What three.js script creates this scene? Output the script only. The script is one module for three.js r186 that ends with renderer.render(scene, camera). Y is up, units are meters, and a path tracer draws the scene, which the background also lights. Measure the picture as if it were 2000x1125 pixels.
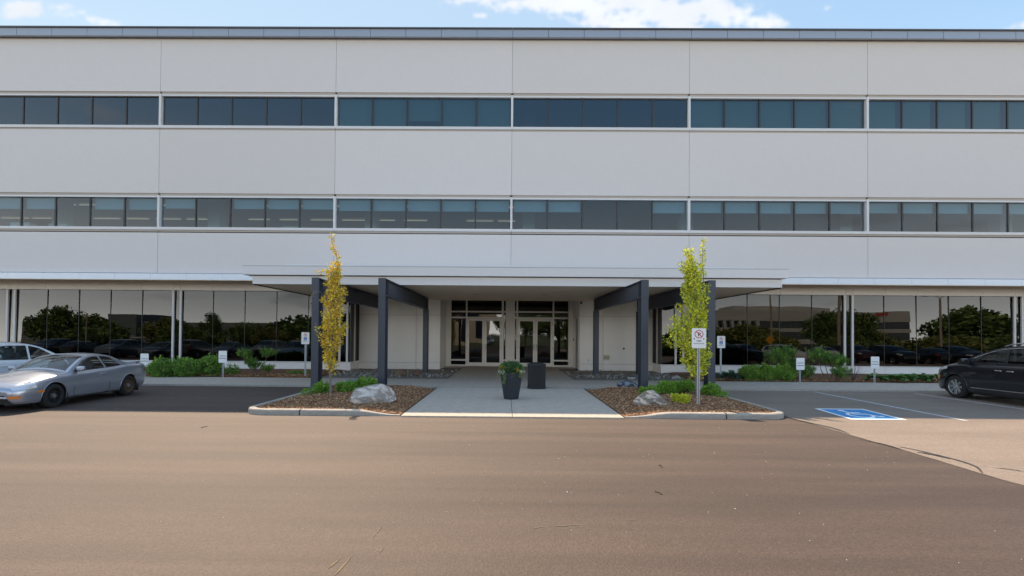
import * as THREE from 'three';
import { mergeGeometries, mergeVertices } from 'three/addons/utils/BufferGeometryUtils.js';
import { RoundedBoxGeometry } from 'three/addons/geometries/RoundedBoxGeometry.js';
import { ImprovedNoise } from 'three/addons/math/ImprovedNoise.js';
import { RectAreaLightUniformsLib } from 'three/addons/lights/RectAreaLightUniformsLib.js';

// ---------------------------------------------------------------- camera
const scene = new THREE.Scene();
const camera = new THREE.PerspectiveCamera(2 * Math.atan(642 / 960) * 180 / Math.PI, 2033 / 1284, 0.1, 3000);
camera.position.set(0, 1.75, 0);
camera.rotation.order = 'YXZ';
camera.rotation.set(0.76 * Math.PI / 180, 0.39 * Math.PI / 180, 0.45 * Math.PI / 180);
camera.setViewOffset(2033, 1284, 33, 0, 2000, 1125);   // shift lens
camera.updateProjectionMatrix();

// ---------------------------------------------------------------- sky, sun, exposure
const noise3 = new ImprovedNoise();
const N = (x, y, z) => noise3.noise(x, y, z);
const fbm = (x, y, z, o = 4) => { let s = 0, a = 0.5; for (let i = 0; i < o; i++) { s += a * N(x, y, z); x *= 2.03; y *= 2.03; z *= 2.03; a *= 0.5; } return s; };
const clamp = (x, a = 0, b = 1) => Math.min(b, Math.max(a, x));
const smooth = (a, b, x) => { const t = clamp((x - a) / (b - a)); return t * t * (3 - 2 * t); };
const lerp = (a, b, t) => a + (b - a) * t;
const sunDir = new THREE.Vector3(-5.7, 15.52, -11.0).normalize();
const EXPO = 1.54, SUN = 5, SKY = 1.06 / EXPO;
{
  const W = 2048, H = 1024, data = new Float32Array(W * H * 4);
  // cumulus: [tangent right of the building axis, tangent up, half sizes, weight]
  const cum = [[0.33, 0.66, 0.23, 0.040, 1.0], [0.2, 0.69, 0.24, 0.036, 1.0], [0.46, 0.65, 0.13, 0.03, 0.9], [0.02, 0.69, 0.16, 0.022, 0.65], [-0.98, 0.665, 0.09, 0.022, 0.9], [-0.83, 0.638, 0.05, 0.016, 0.9], [-0.06, 0.655, 0.022, 0.007, 0.7],
    [0.95, 0.617, 0.14, 0.011, 0.8], [1.1, 0.63, 0.1, 0.02, 0.9], [0.64, 0.675, 0.018, 0.005, 0.6], [0.1, 0.615, 0.05, 0.008, 0.5]];
  for (let j = 0; j < H; j++) {
    const el = ((j + 0.5) / H - 0.5) * Math.PI, dy = Math.sin(el), ce = Math.cos(el);
    for (let i = 0; i < W; i++) {
      const az = ((i + 0.5) / W - 0.5) * 2 * Math.PI, dx = ce * Math.cos(az), dz = ce * Math.sin(az);
      const mu = dx * sunDir.x + dy * sunDir.y + dz * sunDir.z;
      const up = Math.max(dy, 0), haze = 6.0 * Math.exp(-up * 11), fwd = 0.5 + 0.5 * mu, glow = Math.pow(fwd, 2.5);
      // clear air: deep blue overhead, bright summer haze along the whole horizon, paler towards the sun
      let r = lerp(0.06, 0.90, Math.exp(-up * 4.8)) + haze + glow * 0.42, g = lerp(0.325, 1.0, Math.exp(-up * 4.0)) + haze * 0.96 + glow * 0.31, b = lerp(0.79, 0.94, Math.exp(-up * 2.6)) + haze * 0.90 + glow * 0.07;
      if (dy > 0.01) {
        let d = 0;
        if (dz < -0.2 && Math.abs(dx / -dz) < 1.5 && dy / -dz > 0.4 && dy / -dz < 0.8) {   // clouds above the roof line
          const gx = dx / -dz, gy = dy / -dz, w = fbm(gx * 13, gy * 26, 3.1, 6) + 0.35 * fbm(gx * 60, gy * 90, 8.1, 4);
          for (const [cx, cy, rx, ry, s] of cum) { const q = ((gx - cx) / rx) ** 2 + ((gy - cy) / ry) ** 2; d = Math.max(d, s * (1.1 - q * 0.8) + w * 1.7); if (q > 3) continue; }
          const edge = smooth(1.5, 1.2, Math.abs(gx)) * smooth(0.4, 0.45, gy) * smooth(0.8, 0.75, gy);
          d = smooth(0.25, 0.95, d) * edge;
        }
        { // the same fair-weather clouds over the rest of the sky
          const px = dx / (dy + 0.12), pz = dz / (dy + 0.12), w = fbm(px * 1.25 + 7.3, pz * 1.25 - 2.1, 1.7, 5) + 0.35 * fbm(px * 0.45, pz * 0.45, 5.5, 2);
          const inView = dz < -0.2 && Math.abs(dx / -dz) < 1.3 && dy / -dz > 0.5 && dy / -dz < 0.78;
          if (!inView) d = Math.max(d, smooth(0.15, 0.42, w) * smooth(0.02, 0.14, dy));
        }
        const shade = 0.98 + 0.22 * fbm(dx * 9, dy * 16, dz * 9, 3) + 0.12 * fwd;
        r = lerp(r, 0.86 * shade, d * 0.85); g = lerp(g, 0.87 * shade, d * 0.85); b = lerp(b, 0.90 * shade, d * 0.85);
      }
      if (dy < 0) { const k = smooth(0, -0.12, dy); r = lerp(r, 0.2, k); g = lerp(g, 0.2, k); b = lerp(b, 0.18, k); }
      const o = 4 * (j * W + i); data[o] = r * SKY; data[o + 1] = g * SKY; data[o + 2] = b * SKY; data[o + 3] = 1;
    }
  }
  const t = new THREE.DataTexture(data, W, H, THREE.RGBAFormat, THREE.FloatType);
  t.mapping = THREE.EquirectangularReflectionMapping; t.magFilter = t.minFilter = THREE.LinearFilter; t.wrapS = THREE.RepeatWrapping; t.needsUpdate = true;
  scene.background = t; scene.environment = t;
}
const sun = new THREE.DirectionalLight(new THREE.Color(1.0, 0.80, 0.58), SUN);
sun.target.position.set(0, 0, -8); sun.position.copy(sunDir).multiplyScalar(120).add(sun.target.position);
sun.castShadow = true; sun.shadow.mapSize.set(4096, 4096);
Object.assign(sun.shadow.camera, { left: -70, right: 70, top: 70, bottom: -70, near: 1, far: 400 });
scene.add(sun, sun.target);
const renderer = new THREE.WebGLRenderer({ antialias: true });
renderer.toneMapping = THREE.LinearToneMapping; renderer.toneMappingExposure = EXPO; renderer.shadowMap.enabled = true;
RectAreaLightUniformsLib.init();

// ---------------------------------------------------------------- helpers
let seed = 12345;
const rnd = () => { seed = (seed * 1664525 + 1013904223) >>> 0; return seed / 4294967296; };
const rr = (a, b) => a + (b - a) * rnd();
const used = new Map();
const numbered = n => { const k = used.get(n) || 0; used.set(n, k + 1); return k ? `${n}_${String(k).padStart(3, '0')}` : n; };
const shadow = m => { m.castShadow = m.receiveShadow = true; return m; };
const C = (r, g, b) => new THREE.Color().setRGB(r, g, b);
function thing(name, label, category, pos = [0, 0, 0], turn = 0, group) {
  const o = new THREE.Group(); o.name = numbered(name); o.position.set(...pos); o.rotation.y = turn;
  o.userData = { label, category }; if (group) o.userData.group = group; scene.add(o); return o;
}
// a part: geometry given in the parent's own coordinates
function part(parent, name, geo, mat, pos) { const m = shadow(new THREE.Mesh(Array.isArray(geo) ? merge(geo) : geo, mat)); m.name = name; if (pos) m.position.set(...pos); parent.add(m); return m; }
function structure(name, geo, mat, label, category = 'ground') { const m = part(scene, numbered(name), geo, mat); m.userData = { kind: 'structure', label, category }; return m; }
function solo(name, geo, mat, label, category, pos, group) { const m = part(scene, numbered(name), geo, mat, pos); m.userData = { label, category }; if (group) m.userData.group = group; return m; }
const merge = list => mergeGeometries(list.map(g => { g = g.index ? g.toNonIndexed() : g; for (const k of Object.keys(g.attributes)) if (!['position', 'normal', 'uv', 'color'].includes(k)) g.deleteAttribute(k); return g; }).map((g, i, a) => { const col = a.some(q => q.attributes.color); if (col && !g.attributes.color) g.setAttribute('color', new THREE.BufferAttribute(new Float32Array(g.attributes.position.count * 3).fill(1), 3)); if (!g.attributes.uv) g.setAttribute('uv', new THREE.BufferAttribute(new Float32Array(g.attributes.position.count * 2), 2)); return g; }));
// box by its limits, uv in metres
function box(x0, x1, y0, y1, z0, z1) {
  const w = Math.abs(x1 - x0), h = Math.abs(y1 - y0), d = Math.abs(z1 - z0), g = new THREE.BoxGeometry(w, h, d), uv = g.attributes.uv, n = g.attributes.normal;
  for (let i = 0; i < uv.count; i++) { const ax = Math.abs(n.getX(i)) > 0.5 ? [d, h] : Math.abs(n.getY(i)) > 0.5 ? [w, d] : [w, h]; uv.setXY(i, uv.getX(i) * ax[0] + x0 * 0.37, uv.getY(i) * ax[1] + y0 * 0.61); }
  return g.translate((x0 + x1) / 2, (y0 + y1) / 2, (z0 + z1) / 2);
}
function rbox(w, h, d, r, x = 0, y = 0, z = 0, s = 2) { return new RoundedBoxGeometry(w, h, d, s, Math.min(r, w / 2.01, h / 2.01, d / 2.01)).translate(x, y, z); }
const cyl = (r0, r1, h, x = 0, y = 0, z = 0, s = 20) => new THREE.CylinderGeometry(r1, r0, h, s).translate(x, y + h / 2, z);
const lathe = (pts, s = 36) => new THREE.LatheGeometry(pts.map(p => new THREE.Vector2(...p)), s);
function tube(pts, r0, r1, seg = 8, rad = 6) {
  const c = new THREE.CatmullRomCurve3(pts.map(p => new THREE.Vector3(...p))), g = new THREE.TubeGeometry(c, seg, 1, rad, false), p = g.attributes.position, v = new THREE.Vector3(), q = new THREE.Vector3();
  for (let i = 0; i <= seg; i++) { c.getPointAt(i / seg, q); const r = lerp(r0, r1, i / seg); for (let j = 0; j <= rad; j++) { const k = i * (rad + 1) + j; v.fromBufferAttribute(p, k).sub(q).multiplyScalar(r).add(q); p.setXYZ(k, v.x, v.y, v.z); } }
  g.computeVertexNormals(); return g;
}
const curve = pts => { // monotone cubic through [x, y] points
  const n = pts.length, d = [], m = [];
  for (let i = 0; i < n - 1; i++) d.push((pts[i + 1][1] - pts[i][1]) / (pts[i + 1][0] - pts[i][0]));
  m[0] = d[0]; m[n - 1] = d[n - 2];
  for (let i = 1; i < n - 1; i++) m[i] = d[i - 1] * d[i] <= 0 ? 0 : 2 / (1 / d[i - 1] + 1 / d[i]);
  return x => {
    if (x <= pts[0][0]) return pts[0][1]; if (x >= pts[n - 1][0]) return pts[n - 1][1];
    let i = 0; while (x > pts[i + 1][0]) i++;
    const h = pts[i + 1][0] - pts[i][0], t = (x - pts[i][0]) / h, t2 = t * t, t3 = t2 * t;
    return (2 * t3 - 3 * t2 + 1) * pts[i][1] + (t3 - 2 * t2 + t) * h * m[i] + (-2 * t3 + 3 * t2) * pts[i + 1][1] + (t3 - t2) * h * m[i + 1];
  };
};
// grid surface from a function (i, j) -> [x, y, z]
function surf(nu, nv, f, uvScale = 1) {
  const p = [], uv = [], ix = [];
  for (let i = 0; i <= nu; i++) for (let j = 0; j <= nv; j++) { p.push(...f(i / nu, j / nv, i, j)); uv.push(i / nu * uvScale, j / nv * uvScale); }
  for (let i = 0; i < nu; i++) for (let j = 0; j < nv; j++) { const a = i * (nv + 1) + j, b = a + nv + 1; ix.push(a, b, a + 1, b, b + 1, a + 1); }
  const g = new THREE.BufferGeometry(); g.setAttribute('position', new THREE.Float32BufferAttribute(p, 3)); g.setAttribute('uv', new THREE.Float32BufferAttribute(uv, 2)); g.setIndex(ix); g.computeVertexNormals(); return g;
}

// ---------------------------------------------------------------- textures: grain, stains, print
function tile(size, f, srgb = true) { // f(u, v) -> [r, g, b] 0..1
  const d = new Uint8Array(size * size * 4);
  for (let j = 0; j < size; j++) for (let i = 0; i < size; i++) { const c = f(i, j), o = 4 * (j * size + i); d[o] = clamp(c[0]) * 255; d[o + 1] = clamp(c[1]) * 255; d[o + 2] = clamp(c[2]) * 255; d[o + 3] = 255; }
  const t = new THREE.DataTexture(d, size, size); t.wrapS = t.wrapT = THREE.RepeatWrapping; t.magFilter = THREE.LinearFilter; t.minFilter = THREE.LinearMipmapLinearFilter; t.generateMipmaps = true;
  if (srgb) t.colorSpace = THREE.SRGBColorSpace; t.needsUpdate = true; return t;
}
function valueField(size, cells) { // wrapping value noise
  const g = new Float32Array(cells * cells).map(() => rnd()), k = cells / size;
  return (x, y) => { const fx = x * k, fy = y * k, ix = Math.floor(fx), iy = Math.floor(fy), u = fx - ix, v = fy - iy, s = u * u * (3 - 2 * u), t = v * v * (3 - 2 * v), at = (a, b) => g[((b % cells + cells) % cells) * cells + (a % cells + cells) % cells]; return lerp(lerp(at(ix, iy), at(ix + 1, iy), s), lerp(at(ix, iy + 1), at(ix + 1, iy + 1), s), t); };
}
const rep = (t, s) => { const c = t.clone(); c.repeat.set(s, s); c.needsUpdate = true; return c; };
let asphaltMap, asphaltBump, plasterMap, plasterBump, mottleMap;
{
  const S = 1024, a = valueField(S, 512), b = valueField(S, 170), c = valueField(S, 24), e = valueField(S, 6), h = new Float32Array(S * S);
  for (let j = 0; j < S; j++) for (let i = 0; i < S; i++) h[j * S + i] = 0.6 * a(i, j) + 0.4 * b(i, j);
  asphaltMap = tile(S, (i, j) => { const x = h[j * S + i], st = a(i * 1.7 + 31, j * 1.7 + 5) > 0.93 ? 0.16 : 0, v = 0.72 + 0.30 * (x - 0.5) + st * 0.6; return [v * 1.02, v, v * 0.98]; });
  asphaltBump = tile(S, (i, j) => { const x = h[j * S + i]; return [x, x, x]; }, false);
}
{
  const S = 512, a = valueField(S, 256), b = valueField(S, 64), c = valueField(S, 12), e = valueField(S, 5);
  plasterMap = tile(S, (i, j) => { const v = 0.97 + 0.03 * (a(i, j) - 0.5) + 0.008 * (b(i, j) - 0.5) + 0.006 * (c(i, j) - 0.5); return [v, v, v]; });
  plasterBump = tile(S, (i, j) => { const v = 0.6 * a(i, j) + 0.4 * b(i, j); return [v, v, v]; }, false);
  mottleMap = tile(S, (i, j) => { const v = 0.86 + 0.14 * (a(i, j) - 0.5) + 0.08 * (b(i, j) - 0.5) + 0.07 * (c(i, j) - 0.5); return [v, v, v]; });
}

// ---------------------------------------------------------------- materials
const std = o => new THREE.MeshStandardMaterial(o), phys = o => new THREE.MeshPhysicalMaterial(o);
const M = {
  wall: std({ color: C(0.70, 0.65, 0.625), roughness: 0.9, map: rep(plasterMap, 0.5), bumpMap: rep(plasterBump, 0.9), bumpScale: 0.0006 }),
  groundWall: std({ color: C(0.88, 0.84, 0.80), roughness: 0.75, map: rep(plasterMap, 0.7) }),
  trim: std({ color: C(0.63, 0.61, 0.60), roughness: 0.5 }),
  cap: std({ color: C(0.34, 0.36, 0.40), roughness: 0.38, metalness: 0.35 }),
  ledge: std({ color: C(0.58, 0.62, 0.68), roughness: 0.42, metalness: 0.3 }),
  capDark: std({ color: C(0.09, 0.09, 0.1), roughness: 0.5 }),
  joint: std({ color: C(0.30, 0.26, 0.22), roughness: 0.95 }),
  sealant: std({ color: C(0.44, 0.39, 0.34), roughness: 0.9 }),
  bronze: std({ color: C(0.035, 0.032, 0.032), roughness: 0.45, metalness: 0.2 }),
  steel: std({ color: C(0.062, 0.070, 0.092), roughness: 0.5, metalness: 0.1, map: rep(plasterMap, 1) }),
  alu: std({ color: C(0.78, 0.73, 0.68), roughness: 0.42, metalness: 0.1 }),
  soffit: std({ color: C(0.90, 0.74, 0.56), roughness: 0.8, map: rep(plasterMap, 0.6) }),
  fascia: std({ color: C(0.80, 0.75, 0.68), roughness: 0.7, map: rep(plasterMap, 0.7) }),
  canopyWhite: std({ color: C(0.74, 0.71, 0.70), roughness: 0.55, map: rep(plasterMap, 0.4) }),
  glassUp: phys({ color: C(0.16, 0.28, 0.29), roughness: 0.0, transmission: 1, thickness: 0, ior: 1.95 }),
  glassMid: phys({ color: C(0.42, 0.60, 0.68), roughness: 0.0, transmission: 1, thickness: 0, ior: 1.7 }),
  glassLow: phys({ color: C(0.10, 0.11, 0.12), roughness: 0.0, transmission: 1, thickness: 0, ior: 1.5 }),
  glassDoor: phys({ color: C(0.16, 0.17, 0.17), roughness: 0.0, transmission: 1, thickness: 0, ior: 1.62 }),
  blind: std({ color: C(0.55, 0.58, 0.56), roughness: 0.9 }),
  blindMid: std({ color: C(0.36, 0.40, 0.40), roughness: 0.9 }),
  room: std({ color: C(0.32, 0.32, 0.31), roughness: 0.95 }),
  ceiling: std({ color: C(0.6, 0.6, 0.58), roughness: 0.95 }),
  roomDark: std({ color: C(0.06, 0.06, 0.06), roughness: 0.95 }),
  lamp: std({ color: C(0.8, 0.75, 0.65), emissive: C(1.0, 0.74, 0.50), emissiveIntensity: 0.28 }),
  concrete: std({ color: C(0.69, 0.585, 0.48), roughness: 0.9, map: rep(mottleMap, 1.3), bumpMap: rep(plasterBump, 1), bumpScale: 0.002 }),
  kerb: std({ color: C(0.56, 0.50, 0.43), roughness: 0.9, map: rep(mottleMap, 1.1), bumpMap: rep(plasterBump, 2), bumpScale: 0.004 }),
  asphalt: std({ vertexColors: true, roughness: 0.72, map: rep(asphaltMap, 1 / 2.6), bumpMap: rep(asphaltBump, 1 / 2.6), bumpScale: 0.004 }),
  paint: std({ color: C(0.74, 0.74, 0.74), roughness: 0.7, map: rep(mottleMap, 1.5) }),
  bluePaint: std({ color: C(0.02, 0.17, 0.52), roughness: 0.65, map: rep(mottleMap, 1.5) }),
  tar: std({ color: C(0.035, 0.032, 0.03), roughness: 0.6 }),
  mulch: std({ vertexColors: true, roughness: 1, map: rep(mottleMap, 1.7) }),
  chip: std({ color: C(1, 1, 1), roughness: 0.95 }),
  gravel: std({ color: C(0.36, 0.31, 0.26), roughness: 0.95, map: rep(mottleMap, 2) }),
  galv: std({ color: C(0.42, 0.45, 0.48), roughness: 0.45, metalness: 0.55 }),
  bark: std({ color: C(0.20, 0.15, 0.10), roughness: 0.95 }),
  barkGrey: std({ color: C(0.22, 0.19, 0.16), roughness: 0.95 }),
  leaf: phys({ vertexColors: true, roughness: 0.75, transmission: 0.35, thickness: 0, side: THREE.DoubleSide }),
  leafDull: std({ vertexColors: true, roughness: 0.8, side: THREE.DoubleSide }),
  rock: std({ vertexColors: true, roughness: 0.92 }),
  pot: std({ color: C(0.022, 0.027, 0.036), roughness: 0.55 }),
  soil: std({ color: C(0.05, 0.035, 0.025), roughness: 1 }),
  bin: std({ color: C(0.012, 0.013, 0.016), roughness: 0.6 }),
  black: std({ color: C(0.012, 0.012, 0.013), roughness: 0.7 }),
  grass: std({ color: C(0.10, 0.13, 0.04), roughness: 1, map: rep(mottleMap, 0.3) }),
};
const leafHue = (base, v) => { const k = rr(1 - v, 1 + v), w = rr(-v, v) * 0.4; return [base[0] * k * (1 + w), base[1] * k, base[2] * k * (1 - w)]; };
// ---------------------------------------------------------------- ground
function sheet(xs, zs, y, col, uvm = 1) {
  const p = [], uv = [], c = [], ix = [], nz = zs.length;
  for (const x of xs) for (const z of zs) { p.push(x, typeof y === 'function' ? y(x, z) : y, z); uv.push(x * uvm, -z * uvm); if (col) c.push(...col(x, z)); }
  for (let i = 0; i < xs.length - 1; i++) for (let j = 0; j < nz - 1; j++) { const a = i * nz + j, b = a + nz; ix.push(a, a + 1, b, b, a + 1, b + 1); }
  const g = new THREE.BufferGeometry(); g.setAttribute('position', new THREE.Float32BufferAttribute(p, 3)); g.setAttribute('uv', new THREE.Float32BufferAttribute(uv, 2)); if (col) g.setAttribute('color', new THREE.Float32BufferAttribute(c, 3)); g.setIndex(ix); g.computeVertexNormals(); return g;
}
const range = (a, b, s) => { const n = Math.max(1, Math.round((b - a) / s)), r = []; for (let i = 0; i <= n; i++) r.push(a + (b - a) * i / n); return r; };
structure('ground', sheet([-600, -90, 90, 600], [-600, -46, 22, 600], -0.03, null), M.grass, 'grassy ground reaching to the horizon', 'ground');
const roadCol = (x, z) => { // paver streaks run along the road; rolled seams, worn and dusty patches
  const s = fbm(x * 0.10, z * 2.3, 0.3, 4), p = fbm(x * 0.18 + 9, z * 0.5, 2.2, 3), q = fbm(x * 0.5, z * 4, 7.1, 3), wav = 0.12 * N(x * 0.3, 4.2, 1);
  const lane = z > -6.25 + wav ? 1 : 0, lane2 = z > -8.9 + wav * 1.3 ? 1 : 0, k = 1.0 + 0.5 * s + 0.2 * p + 0.24 * q - 0.10 * lane - 0.09 * lane2;
  return [0.160 * k * (1 + 0.02 * lane), 0.112 * k, 0.088 * k];
};
const dense = [...range(-70, -15, 3), ...range(-14.8, 14.8, 0.16), ...range(15, 70, 3)];
structure('road', sheet(dense, [...range(-16.4, 1, 0.12), ...range(1.5, 20, 1)], 0, roadCol), M.asphalt, 'brown grey new asphalt driveway across the foreground', 'road');
const lotCol = (x, z) => { const s = fbm(x * 0.3, z * 2.2, 11.3, 4), p = fbm(x * 0.4, z * 0.4, 5.2, 4), q = fbm(x * 2, z * 3, 3.3, 3), k = 1 + 0.24 * s + 0.1 * p + 0.1 * q; return [0.47 * k, 0.385 * k, 0.32 * k]; };
{
  // ragged saw-cut edge against the new asphalt
  const zs = [...range(-16.4, 1, 0.12), ...range(1.5, 20, 1)], xs = [...range(0, 14, 0.16), ...range(15, 60, 3)];
  const g = sheet(xs, zs, 0.005, (x, z) => lotCol(x + 6.2, z)), p = g.attributes.position;
  for (let i = 0; i < p.count; i++) { const z = p.getZ(i), x = p.getX(i); p.setX(i, x + 6.2 + (x < 0.2 ? 0.06 * N(z * 0.7, 2, 3) + 0.02 * N(z * 4, 2, 8) : 0)); }
  const uv = g.attributes.uv; for (let i = 0; i < p.count; i++) uv.setXY(i, p.getX(i), -p.getZ(i));
  const lot = structure('parking_lot', g, M.asphalt, 'pale worn asphalt parking bays beside the driveway', 'parking lot');
  const strip = (name, x0, z0, x1, z1, w, m, y) => { const dx = x1 - x0, dz = z1 - z0, l = Math.hypot(dx, dz), nx = -dz / l * w / 2, nz = dx / l * w / 2; const s = new THREE.Shape([[x0 + nx, -(z0 + nz)], [x1 + nx, -(z1 + nz)], [x1 - nx, -(z1 - nz)], [x0 - nx, -(z0 - nz)]].map(q => new THREE.Vector2(...q))); return part(lot, name, new THREE.ShapeGeometry(s).rotateX(-Math.PI / 2).translate(0, y, 0), m); };
  strip('parking_line', 9.91, -15.9, 9.80, -10.55, 0.11, M.paint, 0.009);
  strip('parking_line', 12.94, -15.7, 12.86, -10.4, 0.11, M.paint, 0.009);
  strip('parking_line', 15.95, -15.7, 15.9, -10.4, 0.11, M.paint, 0.009);
  // tar crack seal along the joint
  const ribbon = (pts, w) => { const c = new THREE.CatmullRomCurve3(pts.map(([x, z]) => new THREE.Vector3(x, 0, z))), n = 40; return surf(n, 1, (u, v) => { const q = c.getPoint(u), t = c.getTangent(u), k = (v - 0.5) * w * (0.55 + 0.9 * Math.abs(N(u * 9, 3, pts[0][0] * 3))) * (0.25 + Math.sin(Math.PI * clamp(u, 0.04, 0.96)) * 0.9); return [q.x - t.z * k, 0.010, q.z + t.x * k]; }); };
  for (const [pts, w] of [[[[6.10, -8.55], [6.2, -8.2], [6.22, -7.8]], 0.05], [[[6.32, -7.98], [6.41, -7.74], [6.45, -7.42], [6.48, -7.12], [6.42, -6.79], [6.2, -6.46]], 0.075], [[[6.3, -7.6], [6.41, -7.45], [6.44, -7.2]], 0.12], [[[6.6, -6.72], [6.75, -6.65], [6.84, -6.5]], 0.035], [[[6.1, -10.75], [6.2, -10.2], [6.3, -9.5], [6.24, -9.0]], 0.09]]) part(lot, 'crack_seal', ribbon(pts, w), M.tar);
  // painted wheelchair bay symbol
  const cv = document.createElement('canvas'); cv.width = cv.height = 512; const c = cv.getContext('2d');
  c.fillStyle = '#f2f2f2'; c.fillRect(0, 0, 512, 512); c.fillStyle = '#3a8cc6'; c.fillRect(34, 34, 444, 444); c.strokeStyle = c.fillStyle = '#f2f2f2'; c.lineWidth = 30; c.lineCap = 'round';
  c.beginPath(); c.arc(205, 105, 30, 0, 7); c.fill(); c.beginPath(); c.moveTo(208, 150); c.lineTo(222, 270); c.lineTo(325, 270); c.lineTo(375, 380); c.lineTo(420, 362); c.stroke(); c.beginPath(); c.moveTo(215, 205); c.lineTo(305, 205); c.stroke(); c.beginPath(); c.arc(235, 318, 100, -2.2 + Math.PI * 2, 0.25, true); c.stroke();
  const t = new THREE.CanvasTexture(cv); t.colorSpace = THREE.SRGBColorSpace;
  const q = surf(1, 1, (u, v) => [lerp(lerp(7.37, 8.57, u), lerp(7.57, 8.76, u), v), 0.010, lerp(-10.58, -12.16, v)]);
  const sy = part(lot, 'wheelchair_symbol', q, std({ map: t, roughness: 0.7 })); sy.userData.label = 'blue and white painted wheelchair symbol on the bay';
}
{ // scuffs, twigs and pebbles on the road
  const road = scene.getObjectByName('road'), scuff = std({ color: C(0.19, 0.14, 0.085), roughness: 0.95 }), pale = std({ color: C(0.17, 0.135, 0.11), roughness: 0.95 });
  const dash = (x, z, l, w, a, m) => part(road, 'scuff_mark', surf(10, 1, (u, v) => { const k = (v - 0.5) * w * Math.sin(Math.PI * u) * (0.6 + 0.8 * Math.abs(N(u * 6, x, z))); const s = (u - 0.5) * l; return [x + Math.sin(a) * s + Math.cos(a) * k, 0.004, z - Math.cos(a) * s + Math.sin(a) * k]; }), m);
  dash(-1.13, -4.35, 0.3, 0.012, 0.05, scuff); dash(-1.22, -3.72, 0.36, 0.022, 0.08, scuff); dash(-1.3, -3.76, 0.2, 0.02, 0.2, scuff); dash(-1.0, -4.0, 0.13, 0.012, 0.1, pale); dash(0.55, -4.55, 0.35, 0.02, 1.4, pale); dash(0.3, -4.5, 0.12, 0.02, 1.2, pale); dash(1.2, -4.7, 0.1, 0.02, 1.5, pale);
  for (const [x, z, a] of [[1.7, -5.53, 1.9], [2.08, -6.66, 1.57], [-5.6, -9.1, 1.4]]) solo('twig', tube([[-0.07, 0.006, 0], [-0.015, 0.010, 0.010], [0.03, 0.006, -0.008], [0.07, 0.005, 0.022]], 0.006, 0.003, 8, 5).rotateY(a), M.black, x > 2 ? 'dark straight twig lying on the road right of the walkway' : x > 0 ? 'bent dark twig lying on the foreground road' : 'small twig on the sunlit road at the left', 'twig', [x, 0, z], 'twigs on the road');
  const peb = new THREE.InstancedMesh(new THREE.IcosahedronGeometry(1, 0), std({ color: C(0.6, 0.56, 0.5), roughness: 0.9 }), 260), m4 = new THREE.Matrix4();
  for (let i = 0; i < 260; i++) { const z = -3.2 - 8 * rnd(), x = rr(-9, 6), s = rr(0.002, 0.006) * (rnd() < 0.06 ? 1.8 : 1); m4.makeScale(s, s * 0.7, s).setPosition(x, s * 0.4, z); peb.setMatrixAt(i, m4); }
  peb.name = 'loose_pebbles'; peb.userData = { kind: 'stuff', label: 'tiny pale pebbles scattered over the road', category: 'pebbles' }; shadow(peb); scene.add(peb);
}
// concrete: sidewalk and the walk to the doors, slab by slab
{
  const walk = new THREE.Group(); walk.name = 'entrance_walkway'; walk.userData = { kind: 'structure', label: 'concrete walkway leading from the road to the glass doors', category: 'walkway' }; scene.add(walk);
  const rows = [-10.42, -13.05, -16.1], cols = [-2.24, 0.13, 2.5];
  for (let i = 0; i < 2; i++) for (let j = 0; j < 2; j++) part(walk, 'slab', box(cols[i] + 0.006, cols[i + 1] - 0.006, -0.1, 0.03, rows[j + 1] + 0.006, rows[j] - 0.006), M.concrete);
  const rows2 = [-19.0, -21.6, -24.2, -27.2], c2 = [-2.3, 0.17, 2.64];
  for (let i = 0; i < 2; i++) for (let j = 0; j < 3; j++) part(walk, 'slab', box(c2[i] + 0.006, c2[i + 1] - 0.006, -0.1, 0.03, rows2[j + 1] + 0.006, rows2[j] - 0.006), M.concrete);
  part(walk, 'slab', box(-3.3, -2.31, -0.1, 0.028, -27.2, -25.4), M.concrete); part(walk, 'slab', box(2.65, 3.6, -0.1, 0.028, -27.2, -25.4), M.concrete);
  const side = new THREE.Group(); side.name = 'sidewalk'; side.userData = { kind: 'structure', label: 'concrete sidewalk running along the front of the building', category: 'sidewalk' }; scene.add(side);
  const xs = range(-31.84, 32.16, 2.46);
  for (let i = 0; i < xs.length - 1; i++) { const x0 = xs[i] + 0.005, x1 = xs[i + 1] - 0.005; part(side, 'slab', box(x0, x1, -0.1, 0.045, -18.95, -16.26), M.concrete); part(side, 'kerb_stone', box(x0, x1, -0.1, 0.05, -16.252, -16.112), M.kerb); }
}
// planted islands
const mulchCol = (x, z) => { const k = 1 + 0.9 * fbm(x * 5, z * 5, 1.1, 3) + 0.5 * fbm(x * 1.2, z * 1.2, 4.4, 2); return [0.33 * k, 0.165 * k, 0.078 * k]; };
function chips(name, label, n, place, size, cols) {
  const im = new THREE.InstancedMesh(new THREE.BoxGeometry(1, 0.16, 0.36), M.chip, n), m = new THREE.Matrix4(), q = new THREE.Quaternion(), e = new THREE.Euler(), c = new THREE.Color();
  for (let i = 0; i < n; i++) { const [x, y, z] = place(), s = size * rr(0.5, 1.5); e.set(rr(-0.5, 0.5), rr(0, 6.3), rr(-0.5, 0.5)); q.setFromEuler(e); m.compose(new THREE.Vector3(x, y, z), q, new THREE.Vector3(s, s, s)); im.setMatrixAt(i, m); const b = cols[Math.floor(rnd() * cols.length)], k = rr(0.7, 1.25); im.setColorAt(i, c.setRGB(b[0] * k, b[1] * k, b[2] * k)); }
  im.name = name; im.userData = { kind: 'stuff', label, category: 'mulch' }; shadow(im); scene.add(im);
}
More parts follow.
